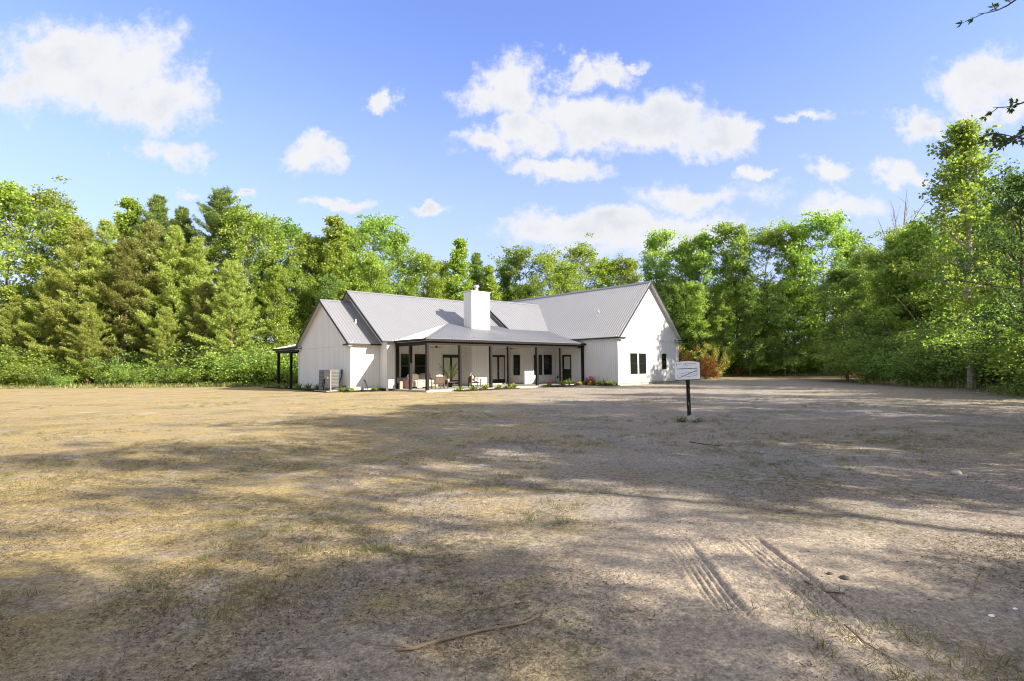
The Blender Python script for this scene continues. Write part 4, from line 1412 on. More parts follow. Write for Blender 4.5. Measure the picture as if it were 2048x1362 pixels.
# deeper rows that close the wood behind (never seen whole)
def filler(n, line, kinds, label, group, hmin, hmax, seed, far):
    rs = random.Random(seed)
    for k in range(n):
        t = (k + rs.random() * .8) / n
        i = min(len(line) - 2, int(t * (len(line) - 1)))
        tt = t * (len(line) - 1) - i
        x = line[i][0] + (line[i + 1][0] - line[i][0]) * tt + rs.uniform(-1.5, 1.5)
        y = line[i][1] + (line[i + 1][1] - line[i][1]) * tt + rs.uniform(0, far)
        kd = kinds[rs.randrange(len(kinds))]
        pr = ALL[kd][rs.randrange(len(ALL[kd]))]
        plant(pr, KN[kd][0], x, y, rs.uniform(hmin, hmax), in_order(label, k), KN[kd][1], group, rs.uniform(0, 6.28), rs.uniform(.9, 1.2))


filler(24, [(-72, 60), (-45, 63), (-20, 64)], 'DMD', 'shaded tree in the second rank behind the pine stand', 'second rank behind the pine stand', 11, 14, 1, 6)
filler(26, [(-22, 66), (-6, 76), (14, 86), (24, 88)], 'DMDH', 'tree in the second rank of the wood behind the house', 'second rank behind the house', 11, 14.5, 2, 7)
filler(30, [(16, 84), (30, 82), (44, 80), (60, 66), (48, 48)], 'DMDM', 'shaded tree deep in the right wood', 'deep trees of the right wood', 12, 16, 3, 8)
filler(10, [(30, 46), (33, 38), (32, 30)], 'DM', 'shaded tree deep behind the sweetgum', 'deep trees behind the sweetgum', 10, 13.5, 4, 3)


# understory along the wood edges
def hedge_row(n, line, protos, labels, cat, group, hmin, hmax, seed, jit=.8):
    rs = random.Random(seed)
    for k in range(n):
        t = (k + rs.random() * .7) / n
        i = min(len(line) - 2, int(t * (len(line) - 1)))
        tt = t * (len(line) - 1) - i
        x = line[i][0] + (line[i + 1][0] - line[i][0]) * tt + rs.uniform(-jit, jit)
        y = line[i][1] + (line[i + 1][1] - line[i][1]) * tt + rs.uniform(-jit, jit)
        plant(protos[rs.randrange(len(protos))], 'shrub', x, y, rs.uniform(hmin, hmax), in_order(labels, k), cat, group, rs.uniform(0, 6.28), rs.uniform(1.0, 1.5), ('stem', 'foliage'))


hedge_row(17, [(-52, 51.5), (-34, 50.5), (-19, 49.5)], [SH[3], SH[1], SH[3], SH[0]], 'bright leafy shrub at the foot of the pine stand', 'shrub', 'shrubs at the foot of the pine stand', 1.1, 3.6, 21)
hedge_row(26, [(-55, 54), (-34, 53.5), (-18, 52.5)], [SH[1], SH[2], SH[3]], 'taller shrub between the pine trunks', 'shrub', 'shrubs between the pine trunks', 1.8, 4.6, 22)
hedge_row(14, [(-18, 52), (-10, 58), (0, 66)], [SH[1], SH[3]], 'shrub in the wood right behind the house', 'shrub', 'shrubs behind the house', 2.5, 4.5, 23)
hedge_row(26, [(22, 74), (32, 71.5), (42, 70.5)], [SH[1], SH[3], SH[0], SH[3]], 'leafy shrub along the far right edge of the clearing', 'shrub', 'shrubs along the far right edge', 1.4, 4.0, 24)
hedge_row(20, [(22, 77), (34, 75), (46, 73)], [SH[3], SH[1]], 'shrub under the right wood', 'shrub', 'shrubs under the right wood', 3.0, 5.5, 25, 1.4)
hedge_row(26, [(29.5, 44), (28.2, 38), (28.2, 34), (29.2, 31), (28.0, 28.5), (25.8, 25.5), (23.5, 22)], [NS[0], NS[0], NS[1]], 'dark leafy shrub at the near right wood edge', 'shrub', 'shrubs at the near right edge', 2.2, 4.6, 26)
hedge_row(18, [(33, 50), (31.5, 40), (31.5, 33), (30.5, 27)], [NS[0], NS[1]], 'tall dark shrub behind the near right edge', 'shrub', 'tall shrubs behind the near right edge', 3.5, 6.0, 27)

# rusty dying bushes right of the house
RB = shrub(71, 3.6, 1.0, 30, .12, 70, 'rust', 'bark', 8, .8)
RB2 = shrub(72, 2.2, 1.3, 30, .12, 60, 'rust', 'bark', 9, .7)
YG = shrub(73, 4.0, .7, 30, .13, 60, 'rust_green', 'bark', 6, 1.0)
for pr, px, py, top, lb in ((RB, 1373, 762, 692, 'rust red bush rising just behind the white sign'), (RB2, 1412, 758, 705, 'low rust brown bush right of the white sign'),
                            (RB2, 1432, 757, 712, 'low rust brown bush, second right of the sign'), (YG, 1416, 757, 683, 'yellow green spire rising out of the rust brown bushes'),
                            (YG, 1440, 757, 690, 'thin yellow green spire at the right side of the rust brown bushes'), (RB2, 1548, 752, 728, 'small rust brown brush clump at the middle of the far edge'),
                            (RB2, 1478, 753, 735, 'tiny rust brown clump between the spires and the middle of the far edge')):
    x_, y_ = ground_at(px, py)
    plant(pr, 'bush', x_, y_, height_at(px, top, y_) - GZ, lb, 'bush', 'rusty bushes', None, .5 if pr is not RB2 else .46, ('stem', 'foliage'))

# dark crate and two pink shrubs at the end of the track
x_, y_ = ground_at(1746, 758)
cr = empty('storage_bin', (x_, y_, GZ))
tag(cr, 'dark bin standing at the wood edge where the track enters', 'bin')
b = MB(); b.prism([(-.5, -.4, 0), (.5, -.4, 0), (.5, .4, 0), (-.5, .4, 0)], (0, 0, .85)); b.build('bin_body', M['black_trim'], cr)
b = MB(); b.box(-.55, .55, -.45, .45, .852, .92); b.build('lid', M['grey_metal'], cr)
for px, lb in ((1706, 'small pink flowering shrub, the left one at the track end'), (1724, 'small pink flowering shrub, the right one beside the dark bin')):
    x_, y_ = ground_at(px, 755)
    plant(shrub(80 + px, 1.0, .5, 22, .10, 24, 'flower_pink', 'bark', 5), 'flowering_shrub', x_, y_, .9, lb, 'shrub', 'pink shrubs at the track end', None, 1.0, ('stem', 'foliage'))

# cut pale stems and brush at the right edge
rs = random.Random(3)
LB = 'pale cut stem standing at the near right wood edge'
for px, py, dx, dy, L, lb in ((1866, 771, .05, 0, 3.4, 'thick pale cut stem, right of two thinner ones'), (1858, 766, -.12, 0, 3.6, 'thin pale stem, left of the thick cut one'), (1880, 768, -.02, .0, 4.2, 'brownish upright stem right of the thick cut one'),
                              (1886, 769, .25, .1, 2.4, 'pale stem leaning right beside the brownish one'), (1812, 768, .1, 0, 2.2, 'short pale stem left of the pale stem pair'), (1797, 766, -.15, 0, 4.4, 'long pale stem leaning left at the brush edge'),
                              (1932, 777, -.62, .1, 7.0, 'long pale pole leaning up to the left beside the sweetgum'), (1838, 767, -.25, 0, 1.8, 'short crooked stem in the brush')):
    x_, y_ = ground_at(px, py)
    b = MB()
    d = Vector((dx, dy, 1)).normalized()
    pts = [d * (L * k / 5) + Vector((rs.gauss(0, .03), rs.gauss(0, .03), -.05)) for k in range(6)]
    b.tube(pts, [.06, .052, .046, .04, .034, .02] if 'thick' in lb else [.036, .034, .03, .026, .022, .012], 6)
    o = b.build('cut_stem', M['dead_wood'], None, True, (x_, y_, GZ))
    tag(o, lb, 'stem', 'cut stems at the right edge')
bp = MB()
for k in range(46):
    px, py = rs.uniform(1790, 1925), rs.uniform(766, 776)
    x_, y_ = ground_at(px, py)
    a = rs.uniform(0, 3.14)
    L = rs.uniform(.4, 1.5)
    bp.tube([(x_, y_, GZ + .03), (x_ + math.cos(a) * L * .5, y_ + math.sin(a) * L * .5, GZ + rs.uniform(.05, .3)), (x_ + math.cos(a) * L, y_ + math.sin(a) * L, GZ + rs.uniform(.0, .5))], [.022, .016, .007], 5, False)
tag(bp.build('brush_pile', M['dead_wood']), 'tangle of pale broken twigs lying along the near right edge', 'brush', kind='stuff')

# ------------------------------------------------------------------ trees standing right of the lawn, beyond the frame, that shade it
SP = [hardwood(64, 13, .25, 3.9, 'round', 26, 24, .19, 6, .02, 'leaf_oak', 'bark', .50, .5, .18), hardwood(65, 13, .30, 4.2, 'vase', 24, 24, .19, 6, .02, 'leaf_mid', 'bark', .50, .5, .18)]
G5 = 'trees beside the lawn beyond the right border'
SP.append(hardwood(66, 17, .62, 4.0, 'round', 22, 26, .19, 6, .02, 'leaf_mid', 'bark', .55, .5, .2))
SP.append(hardwood(67, 13, .22, 4.4, 'round', 24, 62, .19, 4, .02, 'leaf_mid', 'bark', .82, .45, .19))
SP.append(hardwood(68, 13, .26, 4.4, 'vase', 22, 62, .19, 4, .02, 'leaf_oak', 'bark', .82, .45, .19))
NEAR = [(SP[3], 14.6, 7.8, 12.4, 1.0), (OK_, 18.5, 12.0, 14.0, 1.05), (SP[4], 16.4, 3.2, 12.6, .95), (SP[3], 21.0, 1.8, 14.6, .9), (SP[4], 21.5, 7.2, 14.8, 1.0),
        (SP[3], 17.2, -6.8, 13.8, .95), (SP[4], 15.6, -11.0, 12.0, 1.0), (SP[3], 12.0, -15.5, 11.8, 1.1), (SP[4], 25.5, 10.0, 15.6, 1.1), (SP[3], 26.0, 3.0, 15.4, 1.0), (SP[1], 28.0, 15.5, 14.0, 1.1), (SP[4], 23.0, -11.5, 14.0, 1.0),
        (SP[2], 19.5, -2.2, 17.4, .95), (OK2, 14.2, -1.7, 7.2, 1.4), (SP[2], 22.5, 3.5, 18.0, 1.0), (SP[2], 19.0, -8.5, 16.5, 1.0), (SP[3], 13.6, -5.2, 11.4, .95), (OK2, 15.6, 1.8, 9.2, 1.0), (OK2, 17.8, 8.2, 13.2, 1.0), (OK2, 20.5, 15.5, 11.0, 1.0), (HM[0], 40.4, 34.7, 22.0, 1.1)]
for k, (pr, x, y, h, wd) in enumerate(NEAR):
    plant(pr, 'hardwood_tree' if pr is SP[1] else 'oak_tree', x, y, h, in_order('tree beside the lawn past the right border of the photo', k) if k else 'oak whose leafy twigs reach in at the top right corner',
          'tree', G5 if k else None, k * 1.7, wd)


# twigs with big oak leaves that hang into the top right corner from the near oak
def oak_spray(px0, py0, px1, py1, depth, n, seed, label):
    rg = np.random.RandomState(seed)
    p0 = np.array([at_depth(px0, depth), depth, height_at(px0, py0, depth)])
    p1 = np.array([at_depth(px1, depth), depth + .2, height_at(px1, py1, depth)])
    root = empty('oak_branch', tuple(p0))
    tag(root, label, 'branch', 'oak twigs at the right border')
    mb = MB()
    d = p1 - p0
    pts = [d * t + np.array([0, 0, -.12 * math.sin(t * 3)]) for t in np.linspace(0, 1, 7)]
    mb.tube(pts, [.016, .014, .012, .010, .008, .006, .003], 5)
    tips = []
    for k in range(n):
        t = .1 + .9 * (k + .5) / n
        i = min(5, int(t * 6))
        pp = pts[i] + (pts[i + 1] - pts[i]) * (t * 6 - i)
        dd = d / np.linalg.norm(d) * .7 + rand_dirs(rg, 1)[0] * .8
        L = .07 + .10 * rg.rand()
        mb.tube([pp, pp + dd * L * .5, pp + dd * L], [.006, .005, .003], 4, False)
        tips.append((pp + dd * L, dd))
        tips.append((pp + dd * L * .5, dd))
    P = np.repeat(np.array([t[0] for t in tips]), 5, 0)
    D = np.repeat(np.array([t[1] for t in tips]), 5, 0) * .6 + rand_dirs(rg, len(P)) * .9
    U = rand_dirs(rg, len(P)) + np.array([0, -.4, .9])
    v, f = kites(P, D, U, .055 + .035 * rg.rand(len(P)), .028 + .016 * rg.rand(len(P)))
    mb.build('twig', M['bark'], root)
    o = bpy.data.objects.new('leaf_spray', np_mesh('leaf_spray', v, f, [M['leaf_oak']]))
    COL.objects.link(o)
    o.parent = root


oak_spray(2120, -42, 2022, 4, 6.5, 4, 1, 'thin oak twig reaching in at the very top right corner')
oak_spray(2140, 160, 2044, 196, 6.5, 5, 2, 'small oak sprig at the right border high above the sweetgum')
oak_spray(2160, 215, 2026, 268, 6.5, 15, 3, 'leafy oak branch at the right border just above the sweetgum top')
oak_spray(2160, 245, 2062, 250, 6.3, 14, 4, 'leafy oak branch at the border, right of the one above the sweetgum')


# ------------------------------------------------------------------ flower bed and porch plants
def bed(poly, name, label):
    b = MB()
    rs = random.Random(9)
    b.prism([(hw(u, v)[0], hw(u, v)[1], GZ - .1) for u, v in poly], (0, 0, .16))
    o = b.build(name, M['mulch'])
    tag(o, label, 'mulch bed', 'mulch beds')
    return o


bed([(1.9, -1.0), (7.2, -.85), (7.2, -.2), (1.9, -.2)], 'mulch_bed', 'dark mulch strip in front of the left half of the porch')
bed([(9.6, -.9), (13.9, -1.0), (13.9, -.2), (9.6, -.2)], 'mulch_bed', 'dark mulch strip in front of the right half of the porch')
bed([(14.1, -3.6), (15.1, -3.6), (15.1, -.2), (14.1, -1.0)], 'mulch_bed', 'dark mulch strip along the right wing wall')
bed([(-3.6, 4.2), (-.9, 4.0), (-.9, 4.7), (-2.75, 4.7)], 'mulch_bed', 'dark mulch strip below the short wall left of the porch')
bed([(-4.4, 5.0), (-2.84, 4.8), (-2.84, 13.6), (-3.7, 13.8)], 'mulch_bed', 'dark mulch strip along the left gable wall under the heat pump')
bed([(-3.8, 14.2), (-3.1, 14.2), (-3.1, 18.6), (-3.8, 18.6)], 'mulch_bed', 'dark mulch strip beside the rear porch')


def tuft(seed, n, L, wd, mats, spread=.5, flowers=0, fm=None, fl=.05):
    rg = np.random.RandomState(seed)
    P = rg.normal(size=(n, 3)) * np.array([.05, .05, 0])
    D = rand_dirs(rg, n) * spread + np.array([0, 0, 1.0])
    v, f = kites(P, D, rand_dirs(rg, n), L * (.6 + .5 * rg.rand(n)), wd * np.ones(n))
    mi = np.zeros(n, int)
    ms = [M[mats]]
    if flowers:
        c = rand_dirs(rg, flowers) * np.array([L * .5, L * .5, L * .25]) + np.array([0, 0, L * .75])
        c = np.repeat(c, 8, 0)
        d = rand_dirs(rg, len(c))
        v2, f2 = kites(c, d, rand_dirs(rg, len(c)), fl * (.7 + .6 * rg.rand(len(c))), fl * .8 * np.ones(len(c)))
        f2 += len(v)
        v, f, mi = np.concatenate([v, v2]), np.concatenate([f, f2]), np.concatenate([mi, np.ones(len(f2), int)])
        ms.append(M[fm])
    return np_mesh('bed_plant', v, f, ms, mi)


TU = [tuft(1, 40, .34, .06, 'flower_green', .9), tuft(2, 50, .40, .05, 'flower_green', .8, 5, 'flower_yellow', .05), tuft(3, 60, .30, .07, 'flower_green', 1.0, 16, 'flower_red', .07),
      tuft(4, 70, .48, .07, 'flower_green', .9, 26, 'flower_pink', .08), tuft(5, 60, .30, .07, 'dark_red_leaf', 1.0), tuft(6, 50, .55, .035, 'flower_green', .75),
      tuft(7, 50, .26, .06, 'flower_green', 1.0, 22, 'flower_yellow', .07), tuft(8, 26, .5, .11, 'leaf_deep', .55)]
BED = [(2.15, -.5, 0, 1.0, 'green sprig at the left end of the porch bed'), (3.3, -.5, 0, 1.25, 'bright green tuft in the porch bed before the French door'), (4.35, -.5, 1, 1.1, 'yellow flowered tuft left of the second front post'),
       (5.6, -.45, 0, 1.0, 'green tuft right of the second front post'), (6.4, -.5, 0, 1.15, 'green tuft below the chimney front'), (7.0, -.45, 1, 1.0, 'yellow green tuft left of the front door post'),
       (10.5, -.5, 2, 1.0, 'low red flower clump right of the bare gap in the porch bed'), (11.9, -.6, 1, 1.1, 'yellow flowered tuft left of the spiky plant'), (12.7, -.55, 5, 1.2, 'spiky green plant before the side door'),
       (13.3, -.8, 4, .9, 'dark red leaved plant right of the spiky one'), (13.7, -.75, 6, 1.0, 'yellow flower clump beside the dark red plant'), (14.5, -.7, 0, 1.25, 'green tuft at the last porch post'),
       (14.75, -1.0, 3, 1.3, 'tall pink flowering plant at the corner of the right wing wall'), (14.35, -1.35, 2, 1.1, 'red flower clump below the tall pink plant'), (14.6, -1.9, 6, 1.1, 'yellow flowers along the right wing wall'),
       (14.7, -2.3, 5, 1.0, 'grassy tuft beside the yellow flowers on the right wing wall'), (14.7, -2.9, 1, 1.0, 'yellow green tuft near the right wing corner'), (14.8, -3.2, 0, 1.1, 'green tuft nearest the right wing corner'),
       (-3.2, 5.15, 0, 1.0, 'yellow green tuft right of the heat pump'), (-2.95, 4.4, 1, 1.0, 'yellow green tuft at the left wing corner'), (-1.2, 4.4, 0, .9, 'small tuft below the hose bib wall'),
       (-3.3, 8.9, 7, 1.0, 'dark sapling nearest the heat pump on the gable wall'), (-3.3, 10.6, 7, 1.05, 'dark sapling in the middle of the gable wall'), (-3.3, 12.4, 7, 1.0, 'dark sapling at the far end of the gable wall'),
       (-3.5, 14.4, 7, .9, 'dark sapling by the inner rear porch post'), (-3.5, 16.2, 7, .9, 'dark sapling between the rear porch posts')]
for u_, v_, k, sc, lb in BED:
    x_, y_ = hw(u_, v_)
    o = bpy.data.objects.new('bed_plant', TU[k])
    COL.objects.link(o)
    o.location, o.scale, o.rotation_euler = (x_, y_, GZ + .05), (sc, sc, sc), (0, 0, u_ * 3)
    tag(o, lb, 'plant', 'plants in the house beds')
b = MB(); b.tube([(0, 0, 0), (0, 0, .75)], .018, 6)
x_, y_ = hw(14.55, -1.95)
tag(b.build('garden_stake', M['tan_wood'], None, False, (x_, y_, GZ)), 'thin pale stake standing among the flowers on the right wing wall', 'stake')

# potted palm
pp = hthing('potted_palm', 4.0, 3.1, .002)
tag(pp, 'tall potted palm with dark arching fronds beside the French door', 'potted plant')
b = MB(); b.tube([(0, 0, 0), (0, 0, .02), (0, 0, .36), (0, 0, .38)], [.14, .15, .20, .21], 14); b.build('pot', M['black_trim'], pp)
rg = np.random.RandomState(4)
mb = MB()
FV, FF = [], []
nv = 0
for k in range(11):
    az = k * 2.4
    L = 1.15 + .5 * rg.rand()
    arch = .35 + .45 * rg.rand()
    pts = []
    for t in np.linspace(0, 1, 9):
        r_ = L * t * (.35 + .5 * arch)
        z_ = .38 + L * (1.25 * t - arch * 1.0 * t * t)
        pts.append(np.array([math.cos(az) * r_, math.sin(az) * r_, z_]))
    mb.tube(pts, [.012 * (1 - .1 * i) for i in range(9)], 4, False)
    P, D, Ln = [], [], []
    for i in range(2, 9):
        for q in range(2):
            base_ = pts[i] if q == 0 else (pts[i] + pts[i - 1]) / 2
            fw_ = pts[i] - pts[i - 1]
            fw_ /= np.linalg.norm(fw_)
            sd = np.cross(fw_, [0, 0, 1])
            for sg in (-1, 1):
                P.append(base_); D.append(fw_ * .7 + sd * sg * .8 - np.array([0, 0, .15])); Ln.append(.34 - .02 * i)
    P, D = np.array(P), np.array(D)
    v, f = kites(P, D, np.tile([0, 0, 1.0], (len(P), 1)) + rand_dirs(rg, len(P)) * .2, np.array(Ln), .05 * np.ones(len(P)))
    FV.append(v); FF.append(f + nv); nv += len(v)
mb.build('frond_stem', M['wood'], pp)
o = bpy.data.objects.new('frond', np_mesh('frond', np.concatenate(FV), np.concatenate(FF), [M['leaf_deep']]))
COL.objects.link(o)
o.parent = pp

# ------------------------------------------------------------------ the weathered sign on the lawn
x_, y_ = ground_at(1379, 843)
sgn = empty('yard_sign', (x_, y_, float(ground_z(x_, y_))), 0.0)
sgn.rotation_euler = (0, R(-1.0), R(-9))
tag(sgn, 'weathered white board sign with faded black lines on a dark post', 'sign')
kk = y_ / F
pm, N = mat('weathered_black_post')
tc = N.n('ShaderNodeTexCoord').outputs['Object']
nz = N.noise(N.vmath('MULTIPLY', tc, (30, 30, 4)), 1.0, 5.0, .7)
bsdf_out(N, N.mix(N.step(nz, .55, .68), (0.016, 0.015, 0.014, 1), (0.30, 0.27, 0.23, 1)), .8, .2)
b = MB(); b.box(-.045, .045, -.045, .045, -.2, 1.24); b.build('post', pm, sgn)
fm, N = mat('faded_white_sign_face')
tc = N.n('ShaderNodeTexCoord').outputs['Object']
bsdf_out(N, N.mix(N.step(N.noise(tc, 7.0, 5.0, .7), .5, .75), (0.86, 0.87, 0.89, 1), (0.72, 0.73, 0.75, 1)), .6, .2)
SWD, SZ0, SZ1 = .325, 1.165, 1.665
b = MB()
poly = [(-SWD + .02, 0, SZ0), (SWD - .03, 0, SZ0 + .0), (SWD, 0, SZ0 + .04), (SWD, 0, SZ1 - .05)]
for t in np.linspace(0, 1, 9):
    poly.append((SWD - .02 - t * (2 * SWD - .04), 0, SZ1 - .03 + .035 * math.sin(math.pi * t)))
poly.append((-SWD, 0, SZ1 - .05)); poly.append((-SWD, 0, SZ0 + .05))
b.prism([(p[0], -.055, p[2]) for p in poly], (0, .11, 0))
bd = b.build('sign_board', fm, sgn)
b = MB(); b.box(-SWD + .01, SWD - .02, -.06, .06, SZ0 - .022, SZ0 - .001); b.build('bottom_rail', M['stain'], bd)
# the writing has weathered to illegible strokes: a worn line of script, a rule, a slanting stroke over a boxed line
b = MB()
rs = random.Random(8)
yf = -.0575


def stroke(x0, z0, x1, z1, w):
    d = Vector((x1 - x0, 0, z1 - z0))
    if d.length < 1e-5:
        return
    n_ = Vector((-d.z, 0, d.x)).normalized() * w
    p, q = Vector((x0, yf, z0)), Vector((x1, yf, z1))
    b.prism([p - n_, q - n_, q + n_, p + n_], (0, .003, 0))


cz = SZ0 + .43
xx = -SWD + .06
while xx < SWD - .10:
    hgt = rs.uniform(.006, .022)
    stroke(xx, cz - hgt + rs.uniform(-.01, .01), xx + rs.uniform(.006, .022), cz + hgt, .0032)
    xx += rs.uniform(.014, .032)
for k in range(10):
    xx = rs.uniform(-.12, .12)
    stroke(xx, cz - .055, xx + rs.uniform(.01, .03), cz - .050 + rs.uniform(-.006, .006), .003)
for (x0, z0, x1, z1, w) in ((-SWD + .03, cz + .02, -SWD + .055, cz - .03, .004), (-SWD + .05, cz + .03, -SWD + .03, cz - .05, .004), (-.28, SZ0 + .295, .26, SZ0 + .305, .0075), (-.20, SZ0 + .30, -.12, SZ0 + .285, .006),
                            (-.24, SZ0 + .045, .26, SZ0 + .255, .0065), (-.12, SZ0 + .065, .22, SZ0 + .11, .003), (.22, SZ0 + .11, .245, SZ0 + .14, .003), (.245, SZ0 + .14, .245, SZ0 + .215, .0035),
                            (-.26, SZ0 + .15, -.05, SZ0 + .185, .0022), (-.28, SZ0 + .12, -.26, SZ0 + .085, .004), (-.275, SZ0 + .06, -.25, SZ0 + .075, .004), (-.05, SZ0 + .185, .24, SZ0 + .215, .0022)):
    stroke(x0, z0, x1, z1, w)
for k in range(16):
    xx = -.20 + k * .026 + rs.uniform(-.006, .006)
    zz = SZ0 + .105 + (xx + .2) * .12
    stroke(xx, zz, xx + rs.uniform(-.004, .012), zz + rs.uniform(.014, .03), .0028)
b.build('lettering', M['black_trim'], bd)
b = MB(); b.blob((0, 0, 0), (.16, .13, .15), 18, 5, .22)
rk = b.build('rock', M['rock'], None, True, (x_ + .01, y_ - .10, float(ground_z(x_, y_)) + .03))
tag(rk, 'pale rock heaped against the foot of the sign post', 'rock')

# ------------------------------------------------------------------ small things lying on the lawn
b = MB()
pts = []
for (px, py) in ((790, 1311), (830, 1307), (870, 1295), (915, 1284), (960, 1276), (1010, 1268), (1050, 1260), (1080, 1247)):
    x_, y_ = ground_at(px, py)
    pts.append((x_, y_, float(ground_z(x_, y_)) + .013))
b.tube(pts, [.006, .010, .011, .010, .0095, .008, .007, .004], 7)
b.tube([pts[1], (pts[1][0] - .10, pts[1][1] + .01, pts[1][2] + .01), (pts[1][0] - .2, pts[1][1] + .03, pts[1][2])], [.009, .006, .003], 6)
tag(b.build('fallen_stick', M['dead_wood'], None, True), 'long tan stick lying across the foreground lawn', 'stick', 'sticks lying on the lawn')
for lb, path, r_ in (('thin bent twig in the shade at the lower right', ((1968, 1140), (1960, 1160), (1950, 1175), (1942, 1200)), .006), ('long thin twig crossing the dirt at the bottom right', ((1690, 1260), (1730, 1290), (1775, 1320), (1830, 1350)), .005),
                     ('short dark twig on the dirt in the lower middle', ((1030, 1262), (1060, 1252), (1085, 1244)), .006), ('dark broken stick on the bare ground right of the middle', ((1380, 888), (1410, 893), (1440, 895)), .012),
                     ('small dark twig beyond the sunlit sand', ((1610, 1175), (1650, 1195), (1690, 1200)), .006)):
    b = MB()
    pts = []
    for (px, py) in path:
        x_, y_ = ground_at(px, py)
        pts.append((x_, y_, float(ground_z(x_, y_)) + r_ * 1.1))
    b.tube(pts, [r_ * (1 - .2 * k) for k in range(len(pts))], 6)
    tag(b.build('twig', M['wood'] if 'dark' in lb else M['dead_wood'], None, True), lb, 'twig', 'sticks lying on the lawn')
for lb, px, py, sz, mt in (('pale dry leaf on the dirt at the right', 1984, 1237, .022, 'plastic_white'), ('second pale dry leaf right of the first', 2030, 1218, .018, 'plastic_white'), ('clod of brown earth at the end of the sunlit sand', 1690, 1165, .032, 'bark'),
                           ('smaller brown clod left of the big one', 1660, 1158, .022, 'bark'), ('white stone on the shaded dirt right of the sign', 1524, 908, .06, 'rock'), ('pale stone in the shade at the far right', 1912, 950, .07, 'rock')):
    x_, y_ = ground_at(px, py)
    b = MB(); b.blob((0, 0, 0), (sz, sz * .8, sz * (.25 if 'leaf' in lb else .55)), 8, px, .25)
    tag(b.build('dry_leaf' if 'leaf' in lb else ('earth_clod' if 'clod' in lb else 'stone'), M[mt], None, 'leaf' not in lb, (x_, y_, float(ground_z(x_, y_)) + sz * .2)), lb, 'leaf' if 'leaf' in lb else 'stone')


def lawn_of(x, y):
    """how grassy a spot of the clearing is, 0..1"""
    q = -0.085 * x + .30 + 1.6 * vnoise(x * .55 + 8, y * .55) + .9 * vnoise(x * .13, y * .13 + 4)
    return np.clip(q / .75, 0, 1)


def bare_of(x, y):
    return np.clip(1.5 * np.exp(-((x - 1.75) / 1.25) ** 2 - ((y - 4.15) / 1.5) ** 2), 0, 1)


def patchy(x, y, k, f):
    return np.clip(f * (vnoise(x * k, y * k + 5) + .5 * vnoise(x * k * 2.3 + 9, y * k * 2.3) + .16), .04, 1)


def scatter(name, n, ylo, yhi, mat_name, label, lmin, lmax, wd, flat, seed, want=None, wide=1.05, power=1.6):
    rg = np.random.RandomState(seed)
    y = ylo + (yhi - ylo) * rg.rand(n) ** power
    x = (rg.rand(n) * 2 - 1) * y * wide
    if want is not None:
        keep = rg.rand(n) < want(x, y)
        x, y = x[keep], y[keep]
    n = len(x)
    P = np.stack([x, y, ground_z(x, y) + .003 + .006 * rg.rand(n)], -1)
    D = rand_dirs(rg, n)
    D[:, 2] = np.abs(D[:, 2]) * flat + .02
    L = lmin + (lmax - lmin) * rg.rand(n) ** 2
    v, f = kites(P, D, rand_dirs(rg, n) + np.array([0, 0, .7]), L, wd * (.6 + .8 * rg.rand(n)))
    o = bpy.data.objects.new(name, np_mesh(name, v, f, [M[mat_name]]))
    COL.objects.link(o)
    tag(o, label, 'ground cover', kind='stuff')


scatter('dry_grass', 320000, 2.2, 26, 'dry_blade', 'short dry straw lying over the lawn', .015, .065, .0034, .35, 1, lambda x, y: (.12 + .88 * lawn_of(x, y)) * patchy(x, y, .9, 3.2) * (1 - .93 * bare_of(x, y)), 1.05, 1.9)
scatter('litter', 260000, 2.2, 18, 'grey_blade', 'brown bits of leaf and bark litter on the ground', .008, .045, .006, .25, 2, lambda x, y: patchy(x + 40, y, 1.3, 2.6) * (1 - .85 * bare_of(x, y)), 1.05, 1.7)


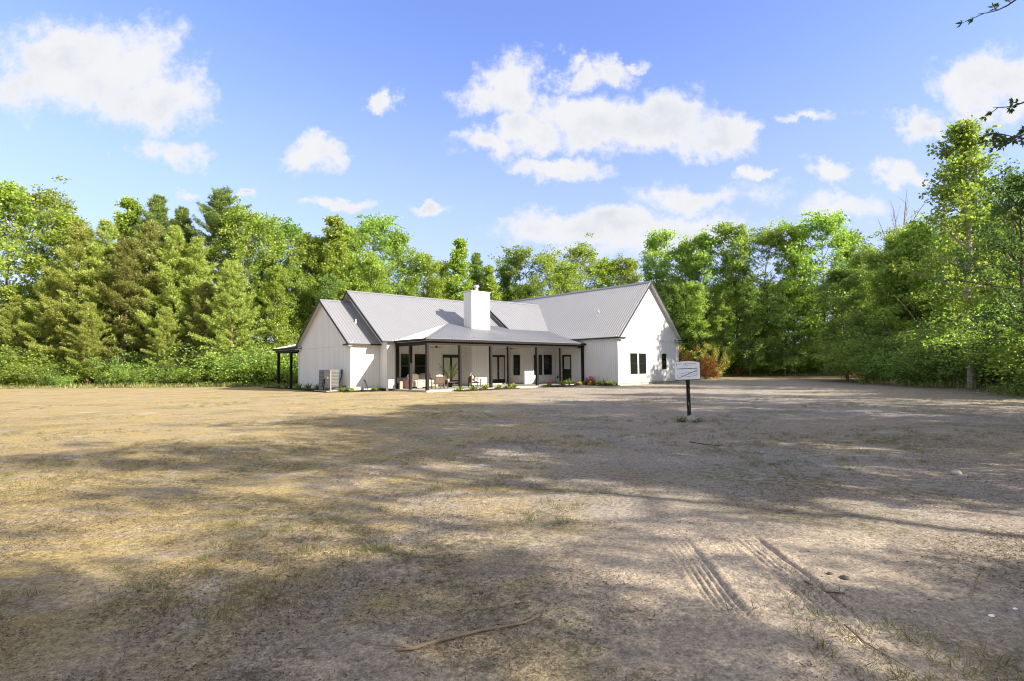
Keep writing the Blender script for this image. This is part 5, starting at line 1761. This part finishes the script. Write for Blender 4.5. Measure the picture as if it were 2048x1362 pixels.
def tufts(n, seed, ylo, yhi, power):
    rg = np.random.RandomState(seed)
    y = ylo + (yhi - ylo) * rg.rand(n * 5) ** power
    x = (rg.rand(n * 5) * 2 - 1) * y * 1.05
    k = (vnoise(x * .45 + 30, y * .45) + .35 * vnoise(x * 2, y * 2)) > .10
    x, y = x[k][:n], y[k][:n]
    nb = 24
    X = np.repeat(x, nb) + rg.normal(size=len(x) * nb) * .045
    Y = np.repeat(y, nb) + rg.normal(size=len(x) * nb) * .045
    P = np.stack([X, Y, ground_z(X, Y) - .004], -1)
    D = rand_dirs(rg, len(P)) * .9
    D[:, 2] = np.abs(D[:, 2]) + .25
    L = np.repeat(.03 + .085 * rg.rand(len(x)), nb) * (.5 + .7 * rg.rand(len(P)))
    v, f = kites(P, D, rand_dirs(rg, len(P)), L, .0045 * np.ones(len(P)))
    o = bpy.data.objects.new('grass_tuft', np_mesh('grass_tuft', v, f, [M['grass_blade']]))
    COL.objects.link(o)
    tag(o, 'scattered small tufts of olive grass on the bare ground', 'ground cover', kind='stuff')


tufts(1900, 5, 2.4, 26, 1.15)

o = bpy.data.objects.new('grass_clump', tuft(21, 320, .20, .012, 'grass_blade', 1.2))
COL.objects.link(o)
x_, y_ = ground_at(1379, 843)
o.location, o.scale = (x_ - .03, y_ + .04, float(ground_z(x_, y_))), (2.4, 2.0, .75)
tag(o, 'ragged grass clump round the rock at the sign post', 'grass clump')


# ragged weeds where the lawn meets the woods
def edge_weeds(line, n, seed, label):
    rg = np.random.RandomState(seed)
    L = np.array(line)
    t = rg.rand(n) * (len(L) - 1)
    i = np.minimum(t.astype(int), len(L) - 2)
    c = L[i] + (L[i + 1] - L[i]) * (t - i)[:, None]
    clump = (vnoise(c[:, 0] * .8 + seed, c[:, 1] * .8) + .5)
    c = c + rg.normal(size=(n, 2)) * (.35 + .8 * clump)[:, None]
    P = np.stack([c[:, 0], c[:, 1], ground_z(c[:, 0], c[:, 1]) - .01], -1)
    D = rand_dirs(rg, n) * .5
    D[:, 2] = 1.0
    Ls = (.12 + .55 * rg.rand(n) ** 2) * (.4 + clump)
    v, f = kites(P, D, rand_dirs(rg, n), Ls, .035 * np.ones(n))
    o = bpy.data.objects.new('weeds', np_mesh('weeds', v, f, [M['grass_blade'], M['leaf_mid'], M['dry_blade']], rg.randint(0, 3, n)))
    COL.objects.link(o)
    tag(o, label, 'weeds', kind='stuff')


edge_weeds([(-56, 50.2), (-34, 49.3), (-19, 48.2)], 9000, 31, 'ragged weeds along the foot of the left wood')
edge_weeds([(22, 73), (32, 70.5), (42, 69.5)], 7000, 32, 'ragged weeds along the far right wood edge')
edge_weeds([(29, 43), (27.6, 38), (27.4, 34), (27.6, 30.5), (26.4, 28), (24.2, 25)], 7000, 33, 'ragged weeds along the near right wood edge')
